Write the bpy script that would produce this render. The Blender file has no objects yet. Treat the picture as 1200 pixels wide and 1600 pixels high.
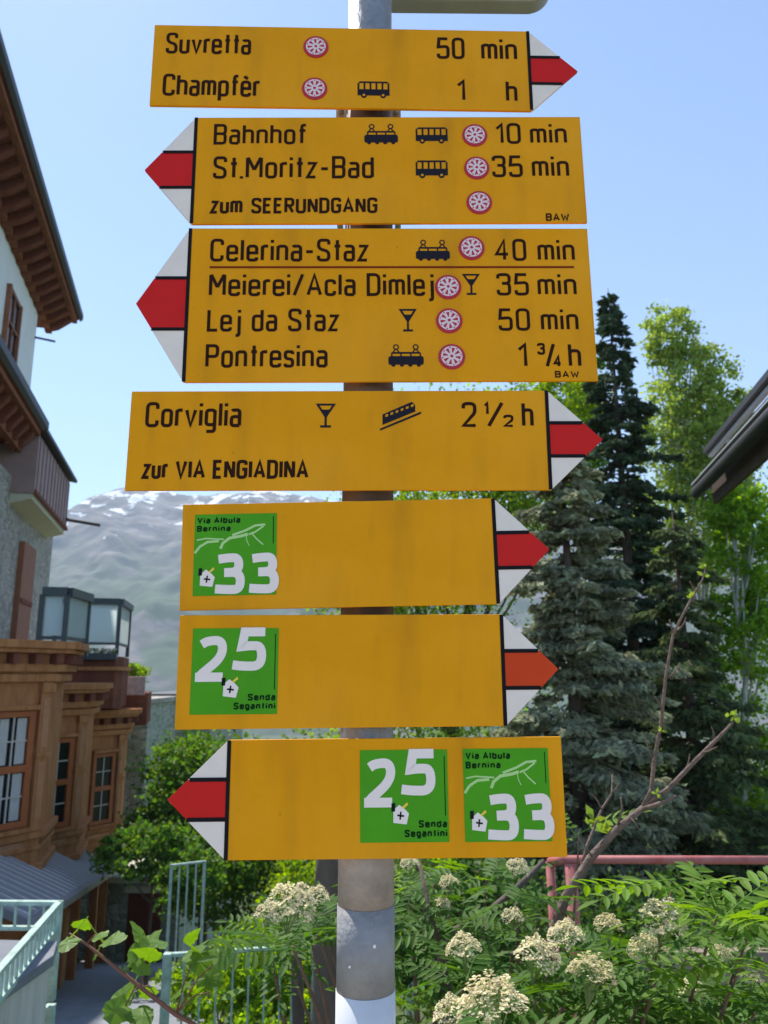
import bpy, bmesh, math, random
import numpy as np
from mathutils import Vector, Matrix, noise
random.seed(7); RS = np.random.RandomState(7)
rad = math.radians
C = bpy.context.scene.collection
scene = bpy.context.scene

# ------------------------------------------------------------------ camera, sky, sun, exposure
PITCH = rad(11.98); FPX = 1199.5
cd = bpy.data.cameras.new('camera'); cam = bpy.data.objects.new('camera', cd); C.objects.link(cam)
cd.sensor_fit = 'VERTICAL'; cd.sensor_height = 36.0; cd.lens = FPX / 1600 * 36.0
cd.clip_start = 0.05; cd.clip_end = 20000
cam.location = (0, 0, 0); cam.rotation_euler = (rad(90) + PITCH, 0, 0)
cd.dof.use_dof = True; cd.dof.focus_distance = 0.88; cd.dof.aperture_fstop = 12.0
scene.camera = cam
SUN_EL, SUN_AZ = rad(57), rad(-34)          # azimuth from +Y, negative = to the left
w = bpy.data.worlds.new('World'); scene.world = w; w.use_nodes = True
nt = w.node_tree; nt.nodes.clear()
sky = nt.nodes.new('ShaderNodeTexSky'); sky.sky_type = 'NISHITA'; sky.sun_disc = False
sky.sun_elevation = SUN_EL; sky.sun_rotation = SUN_AZ; sky.altitude = 1800; sky.air_density = 1.0; sky.dust_density = 0.5; sky.ozone_density = 1.5
bg = nt.nodes.new('ShaderNodeBackground'); bg.inputs[1].default_value = 0.15
wo = nt.nodes.new('ShaderNodeOutputWorld'); nt.links.new(sky.outputs[0], bg.inputs[0]); nt.links.new(bg.outputs[0], wo.inputs[0])
sl = bpy.data.lights.new('sun', 'SUN'); sl.energy = 4.2; sl.angle = rad(0.5); sl.color = (1.0, 0.95, 0.87)
so = bpy.data.objects.new('sun', sl); C.objects.link(so)
sd = Vector((math.sin(SUN_AZ) * math.cos(SUN_EL), math.cos(SUN_AZ) * math.cos(SUN_EL), math.sin(SUN_EL)))
so.rotation_euler = sd.to_track_quat('Z', 'Y').to_euler(); so.location = (-20, 30, 40)
scene.view_settings.view_transform = 'Standard'; scene.view_settings.look = 'None'
scene.view_settings.exposure = 0.95; scene.view_settings.gamma = 1.0; scene.view_settings.use_curve_mapping = False

# ------------------------------------------------------------------ helpers
cP, sP = math.cos(PITCH), math.sin(PITCH)
def at(px, py, Y):
    """world point at depth Y seen at that place of the 1200 x 1600 photograph (used to survey positions)"""
    X = (px - 600) / FPX; U = (800 - py) / FPX
    d = Vector((X, cP - U * sP, sP + U * cP)); return d * (Y / d.y)
def ground_z(x, y):
    y1 = max(0.0, y - 1.2)
    z = -1.65 - 0.285 * min(y1, 34.0)
    if y1 > 34: z -= (y1 - 34) * 0.13 * max(0.0, 1 - (y1 - 34) / 2400)
    return z

MATS = {}
def mat(name, col, rough=0.6, var=0.0, vscale=8.0, bump=0.0, bscale=40.0, metal=0.0, trans=0.0, col2=None, spec=0.5, island=0.0, coord='Object', stretch=None):
    if name in MATS: return MATS[name]
    m = bpy.data.materials.new(name); m.use_nodes = True; t = m.node_tree; N = t.nodes; L = t.links
    b = N['Principled BSDF']; b.inputs['Roughness'].default_value = rough; b.inputs['Metallic'].default_value = metal
    b.inputs['Specular IOR Level'].default_value = spec
    col = tuple(col) + (1,); b.inputs['Base Color'].default_value = col
    tc = N.new('ShaderNodeTexCoord'); src = tc.outputs[coord]
    if stretch:
        mp = N.new('ShaderNodeMapping'); mp.inputs['Scale'].default_value = stretch; L.new(src, mp.inputs[0]); src = mp.outputs[0]
    out = None
    if var > 0 or col2:
        n = N.new('ShaderNodeTexNoise'); n.inputs['Scale'].default_value = vscale; n.inputs['Detail'].default_value = 6; n.inputs['Roughness'].default_value = 0.65
        L.new(src, n.inputs['Vector'])
        r = N.new('ShaderNodeValToRGB'); r.color_ramp.elements[0].position = 0.3; r.color_ramp.elements[1].position = 0.7
        lo = tuple(c * (1 - var) for c in col[:3]) + (1,); hi = (tuple(col2) + (1,)) if col2 else tuple(min(1, c * (1 + var)) for c in col[:3]) + (1,)
        if col2: lo = col
        r.color_ramp.elements[0].color = lo; r.color_ramp.elements[1].color = hi
        L.new(n.outputs[0], r.inputs[0]); out = r.outputs[0]
    if island > 0:
        g = N.new('ShaderNodeNewGeometry'); hs = N.new('ShaderNodeHueSaturation')
        mr = N.new('ShaderNodeMapRange'); mr.inputs['To Min'].default_value = 1 - island; mr.inputs['To Max'].default_value = 1 + island
        L.new(g.outputs['Random Per Island'], mr.inputs[0]); L.new(mr.outputs[0], hs.inputs['Value'])
        mh = N.new('ShaderNodeMapRange'); mh.inputs['To Min'].default_value = 0.5 - island * 0.06; mh.inputs['To Max'].default_value = 0.5 + island * 0.05
        wn = N.new('ShaderNodeMath'); wn.operation = 'FRACT'; mm = N.new('ShaderNodeMath'); mm.operation = 'MULTIPLY'; mm.inputs[1].default_value = 37.7
        L.new(g.outputs['Random Per Island'], mm.inputs[0]); L.new(mm.outputs[0], wn.inputs[0]); L.new(wn.outputs[0], mh.inputs[0]); L.new(mh.outputs[0], hs.inputs['Hue'])
        if out: L.new(out, hs.inputs['Color'])
        else: hs.inputs['Color'].default_value = col
        out = hs.outputs[0]
    if out: L.new(out, b.inputs['Base Color'])
    if bump > 0:
        n2 = N.new('ShaderNodeTexNoise'); n2.inputs['Scale'].default_value = bscale; n2.inputs['Detail'].default_value = 8
        L.new(src, n2.inputs['Vector'])
        bp = N.new('ShaderNodeBump'); bp.inputs['Strength'].default_value = bump; bp.inputs['Distance'].default_value = 0.02
        L.new(n2.outputs[0], bp.inputs['Height']); L.new(bp.outputs[0], b.inputs['Normal'])
    if trans > 0:
        tr = N.new('ShaderNodeBsdfTranslucent'); mx = N.new('ShaderNodeMixShader'); mx.inputs[0].default_value = trans
        if out:
            h2 = N.new('ShaderNodeHueSaturation'); h2.inputs['Saturation'].default_value = 1.15; h2.inputs['Value'].default_value = 1.5; h2.inputs['Hue'].default_value = 0.49
            L.new(out, h2.inputs['Color']); L.new(h2.outputs[0], tr.inputs[0])
        else: tr.inputs[0].default_value = tuple(min(1, c * 1.5) for c in col[:3]) + (1,)
        o = N['Material Output']; L.new(b.outputs[0], mx.inputs[1]); L.new(tr.outputs[0], mx.inputs[2]); L.new(mx.outputs[0], o.inputs[0])
    MATS[name] = m; return m

class MB:
    def __init__(s): s.v = []; s.f = []
    def add(s, vs, fs):
        k = len(s.v); s.v += [tuple(v) for v in vs]; s.f += [tuple(i + k for i in f) for f in fs]; return s
    def hexa(s, p): return s.add(p, [(0, 3, 2, 1), (4, 5, 6, 7), (0, 1, 5, 4), (1, 2, 6, 5), (2, 3, 7, 6), (3, 0, 4, 7)])
    def box(s, x0, x1, y0, y1, z0, z1):
        return s.hexa([(x0, y0, z0), (x1, y0, z0), (x1, y1, z0), (x0, y1, z0), (x0, y0, z1), (x1, y0, z1), (x1, y1, z1), (x0, y1, z1)])
    def prism(s, poly, a, b, axis=2):
        """extrude a polygon between a and b along axis (2: poly is x,y; 1: poly is x,z; 0: poly is y,z)"""
        def mk(p, h): return {2: (p[0], p[1], h), 1: (p[0], h, p[1]), 0: (h, p[0], p[1])}[axis]
        n = len(poly); vs = [mk(p, a) for p in poly] + [mk(p, b) for p in poly]
        fs = [tuple(range(n))[::-1], tuple(range(n, 2 * n))] + [(i, (i + 1) % n, n + (i + 1) % n, n + i) for i in range(n)]
        if axis == 1: fs = [f[::-1] for f in fs]
        return s.add(vs, fs)
    def beam(s, p, q, wd, ht, up=(0, 0, 1)):
        p = Vector(p); q = Vector(q); d = (q - p).normalized(); u = Vector(up); sx = d.cross(u)
        if sx.length < 1e-4: sx = d.cross(Vector((1, 0, 0)))
        sx.normalize(); sz = sx.cross(d); vs = []
        for e in (p, q):
            for a, b in ((-1, -1), (1, -1), (1, 1), (-1, 1)): vs.append(e + sx * a * wd / 2 + sz * b * ht / 2)
        return s.add(vs, [(0, 1, 2, 3), (7, 6, 5, 4), (0, 4, 5, 1), (1, 5, 6, 2), (2, 6, 7, 3), (3, 7, 4, 0)])
    def tube(s, pts, rs, n=8, cap=True):
        pts = [Vector(p) for p in pts]; m = len(pts)
        if not hasattr(rs, '__len__'): rs = [rs] * m
        vs = []; side = None
        for i, p in enumerate(pts):
            d = (pts[min(i + 1, m - 1)] - pts[max(i - 1, 0)]).normalized()
            if side is None: side = d.orthogonal().normalized()
            side = (side - d * side.dot(d)).normalized(); o = d.cross(side)
            for k in range(n):
                a = 2 * math.pi * k / n; vs.append(p + (side * math.cos(a) + o * math.sin(a)) * rs[i])
        fs = [(i * n + k, i * n + (k + 1) % n, (i + 1) * n + (k + 1) % n, (i + 1) * n + k) for i in range(m - 1) for k in range(n)]
        if cap: fs += [tuple(range(n))[::-1], tuple((m - 1) * n + k for k in range(n))]
        return s.add(vs, fs)
    def mesh(s, name, m, smooth=False, inv=None):
        me = bpy.data.meshes.new(name); v = s.v
        if inv is not None: v = [inv @ Vector(p) for p in v]
        me.from_pydata([tuple(p) for p in v], [], s.f)
        if m: me.materials.append(m)
        if smooth:
            me.polygons.foreach_set('use_smooth', [True] * len(me.polygons))
        me.validate(); me.update(); return me
    def build(s, name, m, parent=None, smooth=False, kind=None, origin=None, label=None, bevel=0.0):
        """coordinates are in the frame of `parent` if given a .frame matrix, else world"""
        loc = Matrix.Identity(4)
        if parent is not None: inv = FR.get(parent.name, Matrix.Identity(4))
        elif origin is not None: inv = Matrix.Translation(-Vector(origin)); 
        else: inv = None
        o = bpy.data.objects.new(name, s.mesh(name, m, smooth, inv)); C.objects.link(o)
        if parent is not None:
            o.parent = parent
            FR[o.name] = inv
        elif origin is not None: o.location = origin
        if kind: o['kind'] = kind
        if label: o['label'] = label
        if bevel:
            md = o.modifiers.new('bevel', 'BEVEL'); md.width = bevel; md.segments = 2; md.limit_method = 'ANGLE'
        return o
FR = {}    # object name -> matrix taking builder coordinates to the object's local coordinates
def thing(name, label, cat, loc=(0, 0, 0), rotz=0.0, group=None, local=False):
    """Empty at the thing's base. Builder coordinates of its parts: world axes turned by rotz about the world origin (local=True: about the thing itself)."""
    o = bpy.data.objects.new(name, None); C.objects.link(o); o.empty_display_size = 0.05
    R = Matrix.Rotation(rotz, 4, 'Z'); o.location = loc; o.rotation_euler = (0, 0, rotz)
    FR[o.name] = Matrix.Identity(4) if local else Matrix.Translation(-(R.inverted() @ Vector(loc)))
    o['label'] = label; o['category'] = cat
    if group: o['group'] = group
    return o
def tag(o, label, cat, group=None):
    o['label'] = label; o['category'] = cat
    if group: o['group'] = group
    return o
def npmesh(name, V, F, m, smooth=False):
    me = bpy.data.meshes.new(name); nv, nf = len(V), len(F); k = F.shape[1]
    me.vertices.add(nv); me.vertices.foreach_set('co', V.astype(np.float32).ravel())
    me.loops.add(nf * k); me.loops.foreach_set('vertex_index', F.astype(np.int32).ravel())
    me.polygons.add(nf); me.polygons.foreach_set('loop_start', np.arange(0, nf * k, k, dtype=np.int32))
    me.polygons.foreach_set('loop_total', np.full(nf, k, dtype=np.int32))
    if smooth: me.polygons.foreach_set('use_smooth', np.ones(nf, bool))
    me.update(calc_edges=True); me.materials.append(m); return me
def link(name, me, parent=None, kind=None):
    o = bpy.data.objects.new(name, me); C.objects.link(o)
    if parent is not None: o.parent = parent
    if kind: o['kind'] = kind
    return o

# ------------------------------------------------------------------ materials
def sign_yellow():
    m = mat('sign_yellow', (0.77, 0.318, 0.002), rough=0.55, var=0.06, vscale=9, spec=.12, bump=.05, bscale=60)
    t = m.node_tree; N = t.nodes; L = t.links; b = N['Principled BSDF']
    src = b.inputs['Base Color'].links[0].from_socket; tc = N.new('ShaderNodeTexCoord')
    def nz(sc, stretch, lo, hi):
        mp = N.new('ShaderNodeMapping'); mp.inputs['Scale'].default_value = stretch; L.new(tc.outputs['Object'], mp.inputs[0])
        n = N.new('ShaderNodeTexNoise'); n.inputs['Scale'].default_value = sc; n.inputs['Detail'].default_value = 7; L.new(mp.outputs[0], n.inputs[0])
        r = N.new('ShaderNodeMapRange'); r.inputs['From Min'].default_value = lo; r.inputs['From Max'].default_value = hi; L.new(n.outputs[0], r.inputs[0]); return r.outputs[0]
    prev = src
    for sc, st, lo, hi, col, amt in ((22, (1, 1, .22), .50, .80, (.40, .17, .01, 1), .45), (170, (1, 1, 1), .71, .76, (.12, .06, .01, 1), .75), (7, (1, 1, 1), .45, .75, (.80, .36, .02, 1), .5)):
        f = nz(sc, st, lo, hi); ml = N.new('ShaderNodeMath'); ml.operation = 'MULTIPLY'; ml.inputs[1].default_value = amt; L.new(f, ml.inputs[0])
        mx = N.new('ShaderNodeMixRGB'); L.new(ml.outputs[0], mx.inputs[0]); L.new(prev, mx.inputs[1]); mx.inputs[2].default_value = col; prev = mx.outputs[0]
    L.new(prev, b.inputs['Base Color'])
    return m
M_YEL = sign_yellow()
M_INK = mat('sign_ink', (0.030, 0.012, 0.008), rough=0.8, spec=.08)
M_NAVY = mat('symbol_ink', (0.018, 0.017, 0.026), rough=0.8, spec=.1)
M_BLACK = mat('sign_black', (0.012, 0.011, 0.014), rough=0.8, spec=.1)
M_RED = mat('arrow_red', (0.60, 0.014, 0.012), spec=.15, rough=0.5, var=0.06, vscale=14)
M_ORED = mat('faded_arrow_red', (0.62, 0.055, 0.010), spec=.15, rough=0.5, var=0.08, vscale=12)
M_SWHITE = mat('arrow_white', (0.80, 0.71, 0.64), spec=.2, rough=0.5, var=0.05, vscale=30)
M_STWHITE = mat('sticker_white', (0.86, 0.76, 0.71), rough=0.5, spec=.2)
M_PINK = mat('badge_red', (0.46, 0.03, 0.05), rough=0.5, spec=.2)
M_PALEPINK = mat('badge_pale', (0.76, 0.62, 0.64), rough=0.5, spec=.2)
M_GREEN = mat('sticker_green', (0.07, 0.33, 0.010), spec=.15, rough=0.5, var=0.08, vscale=18)
M_LGREEN = mat('sticker_light_green', (0.42, 0.66, 0.24), rough=0.4)
M_DGREEN = mat('sticker_dark_green', (0.004, 0.028, 0.006), rough=0.7, spec=.1)
M_SYEL = mat('sticker_yellow', (0.8, 0.6, 0.05), rough=0.4)
M_ALU = mat('sheet_aluminium', (0.45, 0.46, 0.47), rough=0.45, metal=0.8, var=0.1)
M_GALV = mat('galvanized_steel', (0.27, 0.28, 0.29), rough=0.55, metal=0.55, var=0.28, vscale=26, bump=0.25, bscale=120)

# ------------------------------------------------------------------ ground, mountain, haze
def build_ground():
    xs = np.concatenate([np.linspace(-2600, -60, 24), np.linspace(-50, 50, 61), np.linspace(60, 2600, 24)])
    ys = np.concatenate([np.linspace(-320, -8, 12), np.linspace(-6, 60, 90), np.linspace(70, 3400, 50)])
    V = []
    for y in ys:
        for x in xs:
            z = ground_z(x, y)
            if y > 3: z += 0.12 * noise.noise(Vector((x * .15, y * .15, 0)))
            V.append((x, y, z))
    nx = len(xs); F = [(j * nx + i, j * nx + i + 1, (j + 1) * nx + i + 1, (j + 1) * nx + i) for j in range(len(ys) - 1) for i in range(nx - 1)]
    m = mat('grass_ground', (0.035, 0.06, 0.016), rough=0.95, col2=(0.10, 0.13, 0.04), vscale=0.9, bump=0.5, bscale=12)
    o = link('ground', npmesh('ground', np.array(V), np.array(F), m, True), kind='structure')
build_ground()
# paved terrace on which the signpost and the viewer stand, and the lower street beside the hotel
m_pave = mat('terrace_paving', (0.33, 0.275, 0.205), rough=0.9, var=0.2, vscale=3, bump=0.3, bscale=60)
MB().box(-9, 9, -9, 1.05, -1.70, -1.64).build('terrace', m_pave, kind='structure')
m_asph = mat('street_asphalt', (0.20, 0.215, 0.24), rough=0.85, var=0.2, vscale=5, bump=0.3, bscale=80)
def street():
    mb = MB(); rows = []
    for k in range(26):
        y = 8 + k * 0.9; R = Matrix.Rotation(rad(14), 3, 'Z')
        a = R @ Vector((-2.6, y, 0)); b = R @ Vector((0.6, y, 0))
        rows.append(((a.x, a.y, ground_z(a.x, a.y) + .16), (b.x, b.y, ground_z(b.x, b.y) + .16)))
    for r in rows: mb.v += list(r)
    for k in range(len(rows) - 1): mb.f.append((2 * k, 2 * k + 1, 2 * k + 3, 2 * k + 2))
    mb.build('street', m_asph, kind='structure')
street()

def build_mountain():
    nx, ny = 460, 250
    xs = np.linspace(-2700, 2700, nx); ys = np.linspace(1150, 3350, ny)
    V = np.zeros((ny, nx, 3))
    prof_x = [-2700, -2000, -1500, -1240, -1043, -931, -800, -600, -420, -214, 60, 400, 900, 1600, 2700]
    prof_z = [330, 380, 440, 470, 524, 580, 604, 585, 602, 566, 520, 560, 500, 420, 360]
    for j, y in enumerate(ys):
        t = (y - 1150) / (2500 - 1150)
        for i, x in enumerate(xs):
            top = np.interp(x, prof_x, prof_z)
            base = ground_z(x, y) - 20
            if t <= 1: h = base + (top - base) * (t ** 1.12)
            else: h = top - (t - 1) * 420
            p = Vector((x * .0022, y * .0022, 3.1)); a = min(1, t * 2.2)
            n = noise.ridged_multi_fractal(p, 0.9, 2.1, 6, 1.0, 2.0) - 1.0
            n2 = noise.fractal(Vector((x * .011, y * .011, 0)), 0.8, 2.1, 5)
            damp = 1 - 0.75 * math.exp(-((t - 1) / .10) ** 2)
            n3 = noise.hetero_terrain(Vector((x * .006, y * .0035, 5)), 0.7, 2.2, 6, .6)
            V[j, i] = (x, y, h + a * (n * 44 * damp + n2 * 17 * (0.4 + 0.6 * damp) + n3 * 12 * (.3 + .7 * damp)))
    F = [(j * nx + i, j * nx + i + 1, (j + 1) * nx + i + 1, (j + 1) * nx + i) for j in range(ny - 1) for i in range(nx - 1)]
    m = bpy.data.materials.new('mountain_rock'); m.use_nodes = True; t = m.node_tree; N = t.nodes; L = t.links
    b = N['Principled BSDF']; b.inputs['Roughness'].default_value = 0.95
    g = N.new('ShaderNodeNewGeometry'); sp = N.new('ShaderNodeSeparateXYZ'); L.new(g.outputs['Position'], sp.inputs[0])
    def nz(scale, detail, strx=(1, 1, 1)):
        mp = N.new('ShaderNodeMapping'); mp.inputs['Scale'].default_value = strx; L.new(g.outputs['Position'], mp.inputs[0])
        n = N.new('ShaderNodeTexNoise'); n.inputs['Scale'].default_value = scale; n.inputs['Detail'].default_value = detail; n.inputs['Roughness'].default_value = .6
        L.new(mp.outputs[0], n.inputs[0]); return n.outputs[0]
    rock = N.new('ShaderNodeMixRGB'); rock.inputs[1].default_value = (.24, .21, .185, 1); rock.inputs[2].default_value = (.05, .05, .045, 1)
    rr0 = N.new('ShaderNodeMapRange'); rr0.inputs['From Min'].default_value = .36; rr0.inputs['From Max'].default_value = .62; L.new(nz(.010, 10, (1, 1, 2.2)), rr0.inputs[0]); L.new(rr0.outputs[0], rock.inputs[0])
    veg = N.new('ShaderNodeMapRange'); veg.inputs['From Min'].default_value = 400; veg.inputs['From Max'].default_value = 150; veg.clamp = True
    L.new(sp.outputs[2], veg.inputs[0])
    mv = N.new('ShaderNodeMixRGB'); mv.inputs[2].default_value = (.05, .085, .03, 1); L.new(rock.outputs[0], mv.inputs[1])
    vm = N.new('ShaderNodeMath'); vm.operation = 'MULTIPLY'; 
    vr = N.new('ShaderNodeMapRange'); vr.inputs['From Min'].default_value = .40; vr.inputs['From Max'].default_value = .50; L.new(nz(.009, 7), vr.inputs[0])
    L.new(veg.outputs[0], vm.inputs[0]); L.new(vr.outputs[0], vm.inputs[1]); L.new(vm.outputs[0], mv.inputs[0])
    # snow patches: streaky noise, more with height
    sn = N.new('ShaderNodeMapRange'); sn.inputs['From Min'].default_value = .58; sn.inputs['From Max'].default_value = .62; sn.clamp = True
    ad = N.new('ShaderNodeMath'); ad.operation = 'ADD'; hm = N.new('ShaderNodeMapRange'); hm.inputs['From Min'].default_value = 180; hm.inputs['From Max'].default_value = 620
    hm.inputs['To Min'].default_value = -.16; hm.inputs['To Max'].default_value = .10; L.new(sp.outputs[2], hm.inputs[0])
    L.new(nz(.016, 5, (1.0, .45, 1.6)), ad.inputs[0]); L.new(hm.outputs[0], ad.inputs[1]); L.new(ad.outputs[0], sn.inputs[0])
    ms = N.new('ShaderNodeMixRGB'); ms.inputs[2].default_value = (.85, .87, .9, 1); L.new(mv.outputs[0], ms.inputs[1]); L.new(sn.outputs[0], ms.inputs[0])
    L.new(ms.outputs[0], b.inputs['Base Color'])
    mg = N.new('ShaderNodeTexNoise'); mg.noise_type = 'RIDGED_MULTIFRACTAL'; mg.inputs['Scale'].default_value = .016; mg.inputs['Detail'].default_value = 8; L.new(g.outputs['Position'], mg.inputs[0])
    bp = N.new('ShaderNodeBump'); bp.inputs['Strength'].default_value = 1.0; bp.inputs['Distance'].default_value = 9.0; L.new(mg.outputs[0], bp.inputs['Height']); L.new(bp.outputs[0], b.inputs['Normal'])
    link('mountain', npmesh('mountain', V.reshape(-1, 3), np.array(F), m, True), kind='structure')
build_mountain()

def build_haze():
    mb = MB().box(-2750, 2750, -340, 3450, -520, 960)
    m = bpy.data.materials.new('haze_air'); m.use_nodes = True; t = m.node_tree; t.nodes.clear()
    o = t.nodes.new('ShaderNodeOutputMaterial'); v = t.nodes.new('ShaderNodeVolumePrincipled')
    v.inputs['Color'].default_value = (.70, .84, 1, 1); v.inputs['Density'].default_value = HAZE; v.inputs['Anisotropy'].default_value = 0.0
    t.links.new(v.outputs[0], o.inputs['Volume'])
    mb.build('haze', m, kind='stuff')
HAZE = 2.2e-4
build_haze()

# ------------------------------------------------------------------ signpost
POLE_X, POLE_Y = -0.0195, 0.895
POLE_R = 0.0300
def circ(r, n=40, a0=0, cx=0, cy=0): return [(cx + r * math.cos(a0 + 2 * math.pi * k / n), cy + r * math.sin(a0 + 2 * math.pi * k / n)) for k in range(n)]
post = thing('signpost', 'round galvanized steel post that carries all seven yellow hiking signs', 'signpost', (POLE_X, POLE_Y, -1.64))
zb1 = at(575, 1425, POLE_Y - POLE_R).z; zb2 = at(575, 1563, POLE_Y - POLE_R).z; zb0 = at(575, 1330, POLE_Y).z
def cyl(name, r, z0, z1, m, **k): return MB().tube([(POLE_X, POLE_Y, z0), (POLE_X, POLE_Y, z1)], r, 48).build(name, m, post, smooth=False, **k)
def smooth_sides(o):
    for p in o.data.polygons: p.use_smooth = abs(p.normal.z) < 0.9
smooth_sides(cyl('shaft', POLE_R, -1.64, 1.25, M_GALV))
smooth_sides(cyl('grey_band', POLE_R + .0009, zb2, zb1, mat('grey_wrap', (.27, .27, .275), rough=.6, var=.15, vscale=40, bump=.2, bscale=150)))
smooth_sides(cyl('white_band', POLE_R + .0014, zb2 - .18, zb2, mat('white_wrap', (.66, .66, .68), rough=.5, var=.06, vscale=40)))
smooth_sides(cyl('gap_shade', POLE_R + .0006, -.03, .80, mat('gap_shade_brown', (.105, .068, .05), rough=.7, var=.4, vscale=20)))  # brown shade in the gaps between signs, painted as a thin skin round the post
smooth_sides(cyl('cap', POLE_R + .002, 1.25, 1.262, M_ALU))
smooth_sides(cyl('beige_wash', POLE_R + .0004, zb1, zb0 + .06, mat('weathered_wrap', (.34, .29, .25), rough=.7, var=.22, vscale=30, bump=.2, bscale=120), label='paler weathered stretch of the post under the lowest sign'))
for k in range(2):
    a = rad(-90 + (-30, 18, 5, -12, 25)[k]); z = zb2 + (.03, .05, .075, -.01, .1)[k]
    x, y = POLE_X + (POLE_R + .001) * math.cos(a), POLE_Y + (POLE_R + .001) * math.sin(a)
    MB().tube([(x, y + .001, z), (x + .0005 * math.cos(a), y - .0016, z)], .0013 + .0004 * (k % 2), 10).build('paint_speck', M_STWHITE, post)

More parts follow.
